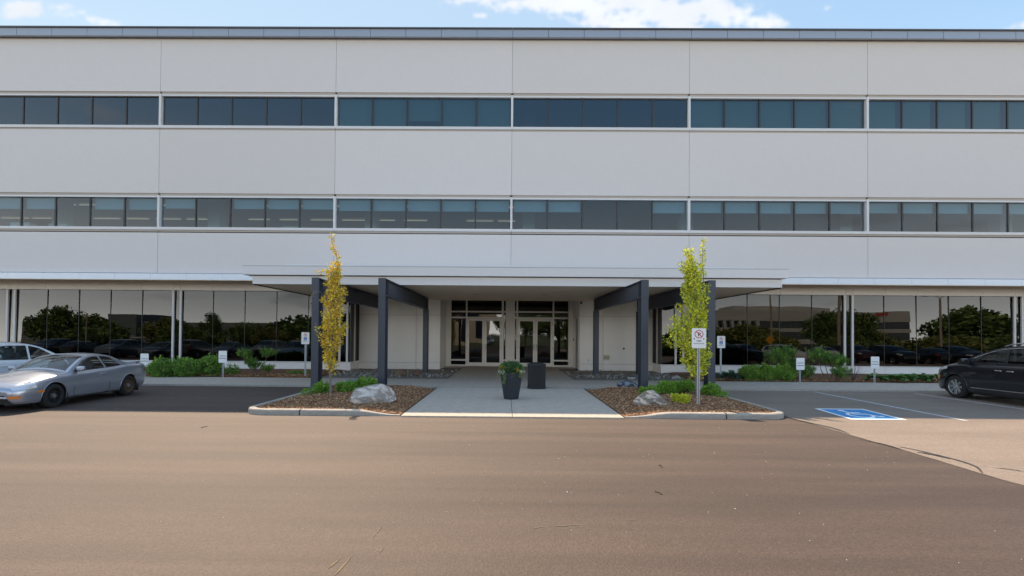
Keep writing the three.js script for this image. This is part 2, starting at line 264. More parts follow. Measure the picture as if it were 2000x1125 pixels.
const chipCols = [[0.34, 0.17, 0.08], [0.22, 0.10, 0.045], [0.44, 0.25, 0.13], [0.15, 0.07, 0.035], [0.50, 0.34, 0.19]];
function island(sgn, xIn, xOut, label) {
  // outline of the kerb from the walkway round the corner to the sidewalk
  const X = x => x * sgn, R = 0.55, zf = -10.52, pts = [];
  const line = [[xIn + 0.02, zf - 0.02], [xIn + 1.0, zf]]; for (let t = 0; t <= 10; t++) { const a = t / 10 * Math.PI / 2; line.push([xOut - R + R * Math.sin(a), zf - R + R * Math.cos(a)]); } line.push([xOut - 0.02, -13.6], [xOut - 0.06, -16.08]);
  for (let i = 0; i < line.length - 1; i++) { const a = line[i], b = line[i + 1], n = Math.max(1, Math.round(Math.hypot(a[0] - b[0], a[1] - b[1]) / 0.15)); for (let k = 0; k < n; k++) pts.push([lerp(a[0], b[0], k / n), lerp(a[1], b[1], k / n)]); } pts.push(line[line.length - 1]);
  const o = thing('planted_island', label, 'planter', [X((xIn + xOut) / 2), 0, -13.3]), ox = X((xIn + xOut) / 2), oz = -13.3;
  // section: [inward offset, height]
  const sec = [[0, -0.05], [0.0, 0.07], [0.012, 0.105], [0.035, 0.12], [0.14, 0.125], [0.155, 0.11], [0.16, 0.02]];
  let acc = 0; const len = [0]; for (let i = 1; i < pts.length; i++) len.push(acc += Math.hypot(pts[i][0] - pts[i - 1][0], pts[i][1] - pts[i - 1][1]));
  const cuts = [0, 2.15, 4.4, 7.0, acc];
  const at = d => { let i = 1; while (i < len.length - 1 && len[i] < d) i++; const t = (d - len[i - 1]) / (len[i] - len[i - 1]); return [lerp(pts[i - 1][0], pts[i][0], t), lerp(pts[i - 1][1], pts[i][1], t)]; };
  for (let s = 0; s < cuts.length - 1; s++) {
    const d0 = cuts[s] + (s ? 0.012 : 0), d1 = cuts[s + 1] - 0.012, n = Math.ceil((d1 - d0) / 0.1);
    const g = surf(n, sec.length - 1, (u, v, a, b) => {
      const d = lerp(d0, d1, u), p = at(d), q = at(Math.min(d + 0.08, acc - 0.001)), r = at(Math.max(d - 0.08, 0.001)), tx = q[0] - r[0], tz = q[1] - r[1], l = Math.hypot(tx, tz), nx = tz / l, nz = -tx / l, drop = smooth(0.05, 1.05, d), chip = 0.008 * N(p[0] * 5 + b, b * 2.3, p[1] * 5);
      const h = sec[b][1] > 0 ? lerp(0.022, sec[b][1], drop) : sec[b][1]; return [X(p[0] + nx * (sec[b][0] + (b > 0 && b < 5 ? chip : 0))) - ox, h + (sec[b][1] > 0.08 ? chip * 0.6 : 0), p[1] + nz * (sec[b][0] + (b > 0 && b < 5 ? chip : 0)) - oz];
    });
    const uv = g.attributes.uv, P = g.attributes.position; for (let i = 0; i < P.count; i++) uv.setXY(i, P.getX(i) + P.getZ(i), P.getY(i) * 2 + P.getZ(i) * 0.5);
    part(o, 'kerb_stone', g, M.kerb);
  }
  const inner = x => { const t = (x - (xOut - R)) / R; return t > 0 ? zf - R + (R - 0.1) * Math.sqrt(Math.max(0, 1 - t * t)) : zf - 0.1; };
  const hgt = (x, z) => { const dz = clamp((inner(x) - z) / 1.2), dx = clamp(Math.min(x - xIn, xOut - x) / 0.8); return lerp(0.03, 0.10, smooth(0, 1, clamp((x - xIn) / 0.9))) + 0.05 * smooth(0, 1, Math.min(dz, dx)) * smooth(0, 1, clamp((z + 16.1) / 0.9)) - 0.07 * (1 - smooth(0, 1, clamp((z + 16.1) / 0.7))) + 0.012 * fbm(x * 6, z * 6, sgn, 3); };
  const nx = 46, nz = 70, g = surf(nx, nz, (u, v) => { const x = lerp(xIn + 0.005, xOut - 0.15, u), z = lerp(-16.1, inner(x) - 0.03, v); return [X(x) - ox, hgt(x, z), z - oz]; });
  const P = g.attributes.position, col = []; for (let i = 0; i < P.count; i++) col.push(...mulchCol(P.getX(i) + ox, P.getZ(i) + oz)); g.setAttribute('color', new THREE.Float32BufferAttribute(col, 3));
  for (let i = 0; i < P.count; i++) g.attributes.uv.setXY(i, P.getX(i), P.getZ(i));
  part(o, 'mulch_bed', g, M.mulch).userData.kind = 'stuff';
  chips('wood_chips', sgn < 0 ? 'brown wood chips covering the left planted island' : 'brown wood chips covering the right planted island', 9000, () => { const x = rr(xIn + 0.05, xOut - 0.2), z = lerp(-16.0, inner(x) - 0.06, rnd()); return [X(x), hgt(x, z) + 0.006, z]; }, 0.045, chipCols);
  return (x, z) => hgt(Math.abs(x), z);
}
const hLeft = island(-1, 2.26, 5.75, 'left mulched island with concrete kerb beside the walkway');
const hRight = island(1, 2.52, 6.14, 'right mulched island with concrete kerb beside the walkway');
// beds along the facade, gravel under the canopy
function bed(x0, x1, z0, z1, label) {
  const xs = range(x0, x1, 0.25), zs = range(z0, z1, 0.18); structure('mulch_bed', sheet(xs, zs, (x, z) => 0.03 + 0.05 * smooth(0, 0.5, Math.min(x - x0, x1 - x)) * smooth(0, 0.6, z1 - z) + 0.02 * fbm(x * 4, z * 4, 2, 2), (x, z) => { const m = mulchCol(x, z); return [m[0] * 0.8, m[1] * 0.72, m[2] * 0.7]; }), M.mulch, label, 'mulch bed');
}
bed(-31.8, -7.45, -23.2, -18.96, 'brown mulch bed below the left ground floor windows'); bed(7.35, 32, -23.2, -18.96, 'brown mulch bed below the right ground floor windows');
chips('wood_chips', 'brown wood chips on the beds along the facade', 7000, () => { const s = rnd() < 0.5; return [s ? rr(-17, -7.5) : rr(7.4, 18), 0.09, rr(-20.6, -19)]; }, 0.05, chipCols);
for (const [a, b, l] of [[-7.44, -2.31, 'grey gravel strip left of the doors'], [2.65, 7.34, 'grey gravel strip right of the doors']]) structure('gravel_strip', sheet(range(a, b, 0.3), range(-24.5, -18.96, 0.3), (x, z) => 0.025 + 0.02 * fbm(x * 3, z * 3, 1, 2), null), M.gravel, l, 'gravel');
{
  const g = new THREE.IcosahedronGeometry(1, 1), im = new THREE.InstancedMesh(g, std({ roughness: 0.9 }), 450), m = new THREE.Matrix4(), q = new THREE.Quaternion(), e = new THREE.Euler(), c = new THREE.Color();
  for (let i = 0; i < 450; i++) { const L = rnd() < 0.5, x = L ? rr(-7.4, -2.4) : rr(2.75, 7.3), z = rnd() < 0.6 ? rr(-21.4, -20) : rr(-24.3, -20), s = rr(0.02, 0.05); e.set(rr(0, 6), rr(0, 6), rr(0, 6)); q.setFromEuler(e); m.compose(new THREE.Vector3(x, 0.04 + s * 0.2, z), q, new THREE.Vector3(s * 1.3, s * 0.75, s)); im.setMatrixAt(i, m); const k = rr(0.12, 0.4); im.setColorAt(i, c.setRGB(k, k * 0.95, k * 0.9)); }
  im.name = 'river_stones'; im.userData = { kind: 'stuff', label: 'pale rounded stones strewn over the gravel by the entrance', category: 'stones' }; shadow(im); scene.add(im);
}
// ---------------------------------------------------------------- the office building
const B = thing('office_building', 'wide white three storey office building with ribbon windows', 'building', [0.16, 0, -23.2]);
const bx = 0.16, bz = -23.2;   // building origin
const bb = (x0, x1, y0, y1, z0, z1) => box(x0 - bx, x1 - bx, y0, y1, z0 - bz, z1 - bz);
const XL = -31.84, XR = 32.16, FZ = -22.1;
const capGeo = box(-0.791, 0.791, 15.12, 15.46, 0.12, 0.24), lipGeo = box(-0.797, 0.797, 15.465, 15.52, -0.3, 0.30), ledgeGeo = (() => { const s = new THREE.Shape([[0, 4.10], [0.42, 4.10], [0.42, 4.36], [0, 4.44]].map(p => new THREE.Vector2(...p))); return new THREE.ExtrudeGeometry(s, { depth: 1.592, bevelEnabled: false }).rotateY(-Math.PI / 2).translate(0.796, 0, 0); })();
ledgeGeo.rotateY(0);
const paneGeos = (w, h, bow, n) => Array.from({ length: n }, () => { const a = rr(-bow, bow), b = rr(-bow, bow) * 0.7, c = rr(-bow, bow) * 0.6, f = rr(0, 6.28); return surf(10, 10, (u, v) => [(u - 0.5) * w, (v - 0.5) * h, a * (1 - (2 * u - 1) ** 2) * (1 - (2 * v - 1) ** 2) + b * Math.sin(3.1 * u + f) * 0.5 + c * (v - 0.5)]); });
const upPane = paneGeos(1.535, 1.36, 0.0012, 6), lowPane = paneGeos(1.484, 3.32, 0.0028, 8);
const panelRows = [[12.71, 15.25], [8.075, 10.955], [4.45, 6.28]];
const wallTones = [1, 0.985, 1.01, 0.97].map((t, i) => { const m = M.wall.clone(); m.color.multiplyScalar(t); if (i === 3) m.color.b *= 0.985; return m; });
for (let k = -4; k < 4; k++) {
  const x0 = 0.16 + 8 * k, x1 = x0 + 8, xm = x0 + 4;
  for (const [y0, y1] of panelRows) part(B, 'wall_panel', bb(x0 + 0.009, x1 - 0.009, y0, y1, FZ - 0.22, FZ + rr(-0.004, 0.004)), wallTones[Math.floor(rnd() * 4)]);
  for (const [y0, y1] of panelRows) part(B, 'joint_sealant', bb(x0 - 0.0085, x0 + 0.0085, y0, y1, FZ - 0.2, FZ - 0.016), M.sealant);
  for (let i = 0; i < 5; i++) {
    const xc = x0 + 0.8 + 1.6 * i, cap = part(B, 'coping', capGeo, M.cap, [xc - bx, 0, FZ - bz]); part(cap, 'coping_edge', lipGeo, M.capDark);
    part(B, 'ledge_cap', ledgeGeo, M.ledge, [xc - bx, 0, FZ + 0.002 - bz]);
  }
  for (const [yt, yb, mat, floor] of [[12.52, 11.16, M.glassUp, 3], [7.89, 6.53, M.glassMid, 2]]) {
    part(B, 'window_head', bb(x0 + 0.052, x1 - 0.052, yt, yt + 0.075, FZ - 0.24, FZ - 0.02), M.trim);
    part(B, 'drip_groove', bb(x0 + 0.052, x1 - 0.052, yt + 0.076, yt + 0.188, FZ - 0.23, FZ - 0.045), M.sealant); part(B, 'drip_groove', bb(x0 + 0.01, x1 - 0.01, yb - 0.203, yb - 0.121, FZ - 0.21, FZ - 0.025), M.sealant);
    part(B, 'window_sill', bb(x0 + 0.004, x1 - 0.004, yb - 0.12, yb, FZ - 0.24, FZ + 0.03), M.trim);
    part(B, 'window_post', bb(x0 - 0.05, x0 + 0.05, yb + 0.001, yt + 0.09, FZ - 0.24, FZ + 0.01), M.trim);
    for (let i = 0; i < 5; i++) {
      const a = x0 + 0.05 + 1.58 * i, p = part(B, 'window_pane', upPane[Math.floor(rnd() * 6)], mat, [a + 0.79 - bx, (yt + yb) / 2, FZ - 0.13 - bz]); p.rotation.y = rr(-0.0015, 0.0015);
      if (i) part(B, 'mullion', bb(a - 0.032, a + 0.032, yb + 0.001, yt - 0.001, FZ - 0.22, FZ - 0.10), M.bronze);
      // roller blinds
      let drop = 0; if (floor === 3) { if (k === -1) drop = i === 2 ? 0.98 : 1.36; if (k >= 1) drop = 1.36; } else { drop = [0.42, 0.42, 0, 0.42, 0.42][(i + k * 2 + 20) % 5] * 1.05; if (k === -1) drop = 0.5; if (k === 0) drop = [0.5, 0.5, 0, 0, 0.52][i]; if (k === 1) drop = 0.5; if (k === 2) drop = 0.46; if (k === -3) drop = [0.5, 0.5, 0, 0.5, 0.5][i]; }
      if (drop) part(B, 'roller_blind', bb(a + 0.06, a + (floor === 3 && k >= 2 ? 1.42 : 1.52), yt - drop, yt - 0.01, FZ - 0.31, FZ - 0.30), floor === 3 ? M.blind : M.blindMid);
    }
  }
}
// dark backing that shows only in the joints, roof, floors, ends, back wall
part(B, 'joint_backing', [bb(XL, XR, 12.62, 15.25, FZ - 0.3, FZ - 0.242), bb(XL, XR, 7.985, 11.04, FZ - 0.3, FZ - 0.242), bb(XL, XR, 4.12, 6.41, FZ - 0.3, FZ - 0.242)], M.joint);
part(B, 'coping_backing', bb(XL, XR, 15.14, 15.462, FZ + 0.012, FZ + 0.118), M.capDark); part(B, 'parapet', bb(XL, XR, 15.255, 15.462, FZ - 0.3, FZ + 0.01), M.capDark);
part(B, 'roof', bb(XL, XR, 15.0, 15.24, -46, FZ - 0.31), M.capDark);
part(B, 'end_wall', bb(XL - 0.25, XL - 0.002, 4.12, 15.24, -46, FZ - 0.01), M.wall); part(B, 'end_wall', bb(XR + 0.002, XR + 0.25, 4.12, 15.24, -46, FZ - 0.01), M.wall);
part(B, 'end_wall', bb(XL + 0.3, XL + 0.5, 0, 4.1, -46, -23.25), M.wall); part(B, 'end_wall', bb(XR - 0.5, XR - 0.3, 0, 4.1, -46, -23.25), M.wall);
part(B, 'back_wall', bb(XL, XR, 0, 15, -46.3, -46.05), M.wall);
for (const [y, top] of [[4.15, 4.95], [8.75, 9.5], [13.3, 13.6]]) { part(B, 'floor_slab', bb(XL, XR, y + 0.03, top, -46, FZ - 0.31), M.room); part(B, 'ceiling', bb(XL, XR, y, y + 0.025, -46, FZ - 0.31), M.ceiling); }
for (const [y, z] of [[4.95, -37], [9.5, -33]]) part(B, 'core_wall', bb(XL, XR, y + 0.01, y + 3.75, z, z + 0.2), M.room);
for (let k = -4; k <= 4; k++) for (const y of [4.96, 9.51]) part(B, 'interior_column', bb(0.16 + 8 * k - 0.3 + 0.9, 0.16 + 8 * k + 0.3 + 0.9, y, y + 3.75, -25.4, -24.8), M.ceiling);
// shelves, partitions and boxes standing near the office windows
for (let i = 0; i < 34; i++) { const up = rnd() < 0.6, y = up ? 9.51 : 4.96, x = up ? pickBay() : rr(-28, 28), w = rr(0.3, 1.1), z = rr(-24.2, -23), h = (up ? 1.66 : 1.6) + rr(0.02, 0.55); part(B, 'office_furniture', bb(x, x + w, y, y + h, z - 0.35, z), rnd() < 0.5 ? M.ceiling : M.room); }
function pickBay() { const k = [-4, -3, -2, 0][Math.floor(rnd() * 4)]; return 0.16 + 8 * k + rr(0.4, 6.6); }
// lit office ceiling lights, second storey and (dimmer from outside) third
for (const [y, z, a, b] of [[8.70, -26.6, -31, -0.6], [8.70, -29.8, -31, -0.6]]) {
  for (let x = a; x < b; x += 1.9) if (rnd() < 0.75) part(B, 'ceiling_light', bb(x, x + rr(1.0, 1.75), y - 0.03, y - 0.001, z - 0.045, z + 0.045), M.lamp);
  for (let x = a + 4; x < b; x += 8) { const l = new THREE.RectAreaLight(new THREE.Color(1, 0.8, 0.58), 1.2, 6.5, 0.12); l.position.set(x - bx, y - 0.05, z - bz); l.rotation.x = -Math.PI / 2; B.add(l); }
}
// ---- ground storey, set back under the ledge
const GZ = -23.2, tilt = 0.011;
part(B, 'ledge_soffit', bb(XL, XR, 4.08, 4.098, GZ + 0.02, FZ + 0.40), M.soffit);
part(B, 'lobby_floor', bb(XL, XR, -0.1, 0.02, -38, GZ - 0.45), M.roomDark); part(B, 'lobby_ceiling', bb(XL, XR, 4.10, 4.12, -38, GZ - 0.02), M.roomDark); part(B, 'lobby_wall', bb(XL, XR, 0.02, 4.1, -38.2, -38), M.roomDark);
function glazing(k0, k1, xa, xb) { // between joint numbers k0..k1, clipped to xa..xb
  for (let k = k0; k < k1; k++) {
    const c0 = 0.2 + 7.93 * k, c1 = c0 + 7.93, cells = [[c0 - 0.18, c0 + 0.18]];
    for (let i = 0; i < 5; i++) cells.push([c0 + 0.18 + 1.514 * i, c0 + 0.18 + 1.514 * (i + 1)]);
    cells.forEach(([a, b], i) => {
      if (b < xa + 0.05 || a > xb - 0.05) return; a = Math.max(a, xa); b = Math.min(b, xb);
      part(B, 'fascia_panel', bb(a + 0.006, b - 0.006, 3.79, 4.08, GZ - 0.2, GZ + 0.03), M.fascia);
      part(B, 'sill_panel', bb(a + 0.004, b - 0.004, 0.0, 0.39, GZ - 0.2, GZ + 0.03), M.groundWall);
      const w = b - a, full = w > 1.4, p = part(B, 'window_pane', full ? lowPane[Math.floor(rnd() * 8)] : surf(2, 2, (u, v) => [(u - 0.5) * (w - 0.03), (v - 0.5) * 3.32, 0]), M.glassLow, [(a + b) / 2 - bx, 2.09, GZ - 0.06 - bz]);
      p.rotation.x = -tilt; p.rotation.y = rr(-0.0012, 0.0012);
      if (i > 1) part(B, 'mullion', bb(a - 0.010, a + 0.010, 0.44, 3.78, GZ - 0.12, GZ - 0.045), M.bronze);
    });
    for (const s of [-0.18, 0.18]) if (c0 + s > xa && c0 + s < xb) part(B, 'white_mullion', bb(c0 + s - 0.045, c0 + s + 0.045, 0.436, 3.755, GZ - 0.05, GZ + 0.02), M.trim);
  }
  part(B, 'glazing_head', bb(xa, xb, 3.758, 3.788, GZ - 0.15, GZ + 0.045), M.trim); part(B, 'glazing_sill', bb(xa, xb, 0.392, 0.434, GZ - 0.15, GZ + 0.06), M.trim);
  part(B, 'footing', bb(xa, xb, -0.2, 0.03, GZ - 0.16, GZ - 0.02), M.concrete); part(B, 'joint_backing', bb(xa, xb, 3.80, 4.07, GZ - 0.24, GZ - 0.202), M.joint);
}
glazing(-4, 0, -31.5, -7.42); glazing(0, 4, 7.3, 31.5);
for (const [x, s] of [[-7.42, 1], [7.3, -1]]) { // glazed return beside the entrance
  const a = Math.min(x, x + s * 0.05), b = Math.max(x, x + s * 0.05);
  part(B, 'return_post', bb(a, b, 0.44, 3.48, GZ - 0.14, GZ + 0.028), M.bronze); part(B, 'return_post', bb(a, b, 0.44, 3.48, GZ - 1.3, GZ - 1.14), M.bronze);
  part(B, 'return_mullion', bb(a - 0.01, b + 0.01, 0.44, 3.48, GZ - 0.66, GZ - 0.60), M.alu);
  part(B, 'return_panel', bb(x - 0.004, x + 0.004, 0.45, 3.47, GZ - 1.13, GZ - 0.67), M.bronze); part(B, 'return_panel', bb(x - 0.004, x + 0.004, 0.45, 3.47, GZ - 0.59, GZ - 0.15), M.bronze);
  part(B, 'return_sill', bb(a, b, 0, 0.43, GZ - 1.3, GZ + 0.028), M.groundWall); part(B, 'return_head', bb(a, b, 3.49, 4.08, GZ - 1.3, GZ + 0.028), M.fascia);
}
// ---- panelled wall each side of the recessed doors
const PZ = -24.5, DZ = -27.05;
const rowsY = [[0.03, 0.342], [0.356, 2.722], [2.736, 3.72]];
for (const cells of [[[-7.42, -4.526], [-4.514, -3.33]], [[3.62, 4.785], [4.797, 7.3]]]) for (const [a, b] of cells) for (const [y0, y1] of rowsY) part(B, 'cladding_panel', bb(a, b, y0, y1, PZ - 0.1, PZ + rr(-0.003, 0.003)), M.groundWall);
part(B, 'joint_backing', [bb(-7.42, -3.45, 0, 3.9, PZ - 0.2, PZ - 0.102), bb(3.74, 7.3, 0, 3.9, PZ - 0.2, PZ - 0.102)], M.joint);
for (const [y0, y1] of rowsY) { part(B, 'cladding_panel', bb(-3.43, -3.33, y0, y1, DZ, PZ - 0.104), M.groundWall); if (y0 > 2) part(B, 'cladding_panel', bb(3.62, 3.72, y0, y1, DZ, PZ - 0.104), M.groundWall); else { part(B, 'cladding_panel', bb(3.62, 3.72, y0, y1, -24.95, PZ - 0.104), M.groundWall); part(B, 'cladding_panel', bb(3.62, 3.72, y0, y1, DZ, -26.15), M.groundWall); } }
part(B, 'joint_backing', [bb(-3.55, -3.432, 0, 3.9, DZ, PZ - 0.2), bb(3.722, 3.84, 0, 3.9, DZ, PZ - 0.2)], M.joint);
part(B, 'entrance_soffit', bb(-3.33, 3.62, 3.72, 3.76, DZ - 0.1, PZ), M.soffit);
part(B, 'footing', [bb(-7.42, -3.34, -0.2, 0.028, PZ - 0.08, PZ + 0.02), bb(3.63, 7.3, -0.2, 0.028, PZ - 0.08, PZ + 0.02)], M.concrete);
{ // service door in the right reveal, hardware on the walls
  const d = part(B, 'service_door', bb(3.65, 3.70, 0.04, 2.70, -26.14, -24.97), std({ color: C(0.34, 0.33, 0.32), roughness: 0.5 }));
  part(d, 'door_frame', [bb(3.60, 3.69, 0.04, 2.7, -26.2, -26.14), bb(3.60, 3.69, 0.04, 2.7, -24.97, -24.91), bb(3.60, 3.69, 2.70, 2.735, -26.2, -24.91)], M.alu);
  part(d, 'door_lever', bb(3.58, 3.65, 1.0, 1.04, -25.2, -25.05), M.bronze);
  part(B, 'card_reader', rbox(0.03, 0.14, 0.10, 0.01, 3.6 - bx, 1.55, -26.55 - bz), M.black); part(B, 'security_camera', [rbox(0.09, 0.09, 0.16, 0.03, 3.68 - bx, 3.38, PZ + 0.09 - bz), bb(3.65, 3.71, 3.42, 3.46, PZ, PZ + 0.05)], M.bronze);
  const h = part(B, 'hydrant_connection', [bb(4.80, 5.12, 0.54, 0.82, PZ, PZ + 0.012)], std({ color: C(0.52, 0.48, 0.42), roughness: 0.6 }));
  for (const x of [4.89, 5.03]) part(h, 'hose_inlet', new THREE.CylinderGeometry(0.05, 0.05, 0.07, 16).rotateX(Math.PI / 2).translate(x - bx, 0.68, PZ + 0.045 - bz), std({ color: C(0.30, 0.24, 0.14), roughness: 0.4, metalness: 0.6 }));
  part(B, 'wall_outlet', bb(4.02, 4.10, 0.46, 0.58, PZ, PZ + 0.02), M.trim); part(B, 'wall_bell', new THREE.CylinderGeometry(0.045, 0.045, 0.04, 16).rotateX(Math.PI / 2).translate(5.82 - bx, 1.13, PZ + 0.02 - bz), M.black);
}
{ // ---- glazed door wall
  const z0 = DZ - 0.06, z1 = DZ + 0.06, fr = (a, b, y0, y1, dz = 0) => part(B, 'door_frame', bb(a, b, y0, y1, z0 - dz, z1 + dz), M.alu), gl = (a, b, y0, y1) => { const p = part(B, 'entrance_glass', surf(6, 6, (u, v) => [(u - 0.5) * (b - a), (v - 0.5) * (y1 - y0), 0.002 * Math.sin(3.14 * u) * Math.sin(3.14 * v)]), M.glassDoor, [(a + b) / 2 - bx, (y0 + y1) / 2, DZ - bz]); p.rotation.x = -0.004; };
  const verts = [[-3.33, -3.06], [-2.26, -2.18], [-0.29, -0.18], [0.52, 0.61], [2.51, 2.59], [3.37, 3.62]], seenTop = 3.70;
  for (const [a, b] of verts) fr(a, b, 0.03, seenTop, 0.002);
  part(B, 'centre_pier', [bb(-0.07, 0.43, 0.03, 0.348, DZ - 0.2, DZ + 0.16), bb(-0.07, 0.43, 0.356, 3.06, DZ - 0.2, DZ + 0.16), bb(-0.07, 0.43, 3.068, 3.71, DZ - 0.2, DZ + 0.16)], M.groundWall);
  const openings = [[-3.06, -2.26], [-2.18, -0.29], [-0.18, -0.07], [0.43, 0.52], [0.61, 2.51], [2.59, 3.37]];
  openings.forEach(([a, b], i) => {
    fr(a, b, 3.655, 3.70); fr(a, b, 2.995, 3.075); fr(a, b, 2.665, 2.75); gl(a, b, 3.075, 3.655); gl(a, b, 2.75, 2.995);
    if (i === 1 || i === 4) { // a pair of doors
      const m = (a + b) / 2;
      for (const [p, q, s] of [[a + 0.004, m - 0.004, 1], [m + 0.004, b - 0.004, -1]]) {
        const st = s > 0 ? [0.10, 0.115] : [0.115, 0.10], d = part(B, 'door', [bb(p, p + st[0], 0.045, 2.655, DZ - 0.025, DZ + 0.03), bb(q - st[1], q, 0.045, 2.655, DZ - 0.025, DZ + 0.03), bb(p + st[0], q - st[1], 2.53, 2.655, DZ - 0.025, DZ + 0.03), bb(p + st[0], q - st[1], 0.045, 0.24, DZ - 0.025, DZ + 0.03)], M.alu);
        const g = part(d, 'door_glass', surf(8, 8, (u, v) => [lerp(p + st[0], q - st[1], u) - bx, lerp(0.24, 2.53, v), DZ - bz + 0.003 * Math.sin(3.14 * u) * (v - 0.3) + (u - 0.5) * (i === 1 ? 0.012 : 0.004) * s]), M.glassDoor); g.userData.kind = 'thing'; delete g.userData.kind;
        const hx = s > 0 ? q - 0.07 : p + 0.07; part(d, 'pull_handle', [new THREE.CylinderGeometry(0.016, 0.016, 0.34, 10).translate(hx - bx, 1.1, DZ + 0.085 - bz), bb(hx - 0.012, hx + 0.012, 0.98, 1.005, DZ + 0.03, DZ + 0.085), bb(hx - 0.012, hx + 0.012, 1.2, 1.225, DZ + 0.03, DZ + 0.085)], M.galv);
        for (const y of [0.3, 1.05, 1.7, 2.4]) { const ex = s > 0 ? p : q; part(d, 'hinge', new THREE.CylinderGeometry(0.014, 0.014, 0.12, 8).translate(ex - bx, y, DZ + 0.068 - bz), M.galv); }
      }
    } else { fr(a, b, 0.335, 0.42); fr(a, b, 0.03, 0.13); gl(a, b, 0.42, 2.665); gl(a, b, 0.13, 0.335); }
  });
  part(B, 'transom_backing', bb(-3.6, 3.9, 3.70, 4.1, DZ - 0.3, DZ - 0.1), M.joint);
}
// ---------------------------------------------------------------- entrance canopy on steel frames
{
  const K = thing('entrance_canopy', 'white flat canopy on dark steel columns over the doors', 'canopy', [0.3, 0, -18]), kx = 0.3, kz = -18, kb = (x0, x1, y0, y1, z0, z1) => box(x0 - kx, x1 - kx, y0, y1, z0 - kz, z1 - kz);
  const L = -8.85, R = 9.48, zf = -17.0, zb = -22.08;
  part(K, 'roof_deck', kb(L + 0.06, R - 0.06, 3.50, 3.95, zb, zf - 0.06), M.canopyWhite);
  part(K, 'soffit', [kb(L + 0.05, R - 0.05, 3.472, 3.498, -24.49, zf - 0.05)], M.soffit);
  part(K, 'deck_infill', kb(-7.40, 7.28, 3.50, 4.07, -24.48, zb - 0.32), M.joint);
  part(K, 'soffit_edge', [kb(L, L + 0.05, 3.44, 3.50, -23.15, zf - 0.03), kb(R - 0.05, R, 3.44, 3.50, -23.15, zf - 0.03)], M.bronze);
  part(K, 'lower_fascia', [kb(L, R, 3.468, 3.745, zf - 0.03, zf), kb(L, L + 0.03, 3.503, 3.745, zb, zf - 0.031), kb(R - 0.03, R, 3.503, 3.745, zb, zf - 0.031)], M.canopyWhite);
  part(K, 'shadow_reveal', [kb(L + 0.03, R - 0.03, 3.746, 3.775, zf - 0.05, zf - 0.02)], M.bronze);
  part(K, 'upper_fascia', [kb(L - 0.28, R + 0.14, 3.776, 4.075, zf + 0.1, zf + 0.14), kb(L - 0.28, L - 0.24, 3.776, 4.075, zb, zf + 0.099), kb(R + 0.10, R + 0.14, 3.776, 4.075, zb, zf + 0.099), kb(L - 0.24, R + 0.10, 3.776, 3.80, zb, zf + 0.099)], M.canopyWhite);
  part(K, 'roof_edge_flashing', [kb(L - 0.29, R + 0.15, 4.076, 4.096, zf - 0.1, zf + 0.15), kb(L - 0.24, R + 0.1, 4.0, 4.05, zb, zf + 0.09)], M.cap);
  part(K, 'roof_upstand', kb(L + 0.75, R - 0.5, 4.051, 4.30, zb, zf - 0.9), M.canopyWhite);
  for (const x of [-1.35, 1.6]) part(K, 'downlight', [new THREE.CylinderGeometry(0.16, 0.16, 0.012, 24).translate(x - kx, 3.466, -20.8 - kz)], std({ color: C(0.5, 0.46, 0.4), roughness: 0.4 }));
  const iBeam = (w, h, t, f, len) => { const s = new THREE.Shape([[-w / 2, 0], [w / 2, 0], [w / 2, f], [t / 2, f], [t / 2, h - f], [w / 2, h - f], [w / 2, h], [-w / 2, h], [-w / 2, h - f], [-t / 2, h - f], [-t / 2, f], [-w / 2, f]].map(p => new THREE.Vector2(...p))); return new THREE.ExtrudeGeometry(s, { depth: len, bevelEnabled: false }); };
  const col = h => iBeam(0.21, 0.36, 0.03, 0.035, h).rotateX(-Math.PI / 2);   // flange faces the road
  for (const x of [-5.72, -3.73, 4.09, 6.07]) {
    const f = part(K, 'column', col(2.87), M.steel, [x - kx, 0.02, -14.6 - kz]); part(f, 'base_plate', box(-0.2, 0.2, 0, 0.1, -0.45, 0.08), M.steel);
    part(f, 'cap_plate', box(-0.115, 0.115, 2.871, 2.885, -0.38, 0.012), M.steel);
    const bk = part(K, 'column', col(2.87), M.steel, [x - kx, 0.02, -22.4 - kz]); part(bk, 'base_plate', box(-0.2, 0.2, 0, 0.03, -0.45, 0.08), M.steel);
    const b = part(K, 'beam', iBeam(0.21, 0.515, 0.02, 0.022, 8.2), M.steel, [x - kx, 2.908, -22.8 - kz]);
    part(b, 'end_plate', box(-0.108, 0.108, -0.005, 0.52, 8.201, 8.218), M.steel);
    for (const z of [7.8, 8.16]) part(b, 'stiffener', box(-0.1, 0.1, 0.024, 0.49, z, z + 0.014), M.steel);
    part(b, 'stiffener', box(-0.1, 0.1, 0.024, 0.49, 0.2, 0.214), M.steel);
  }
}
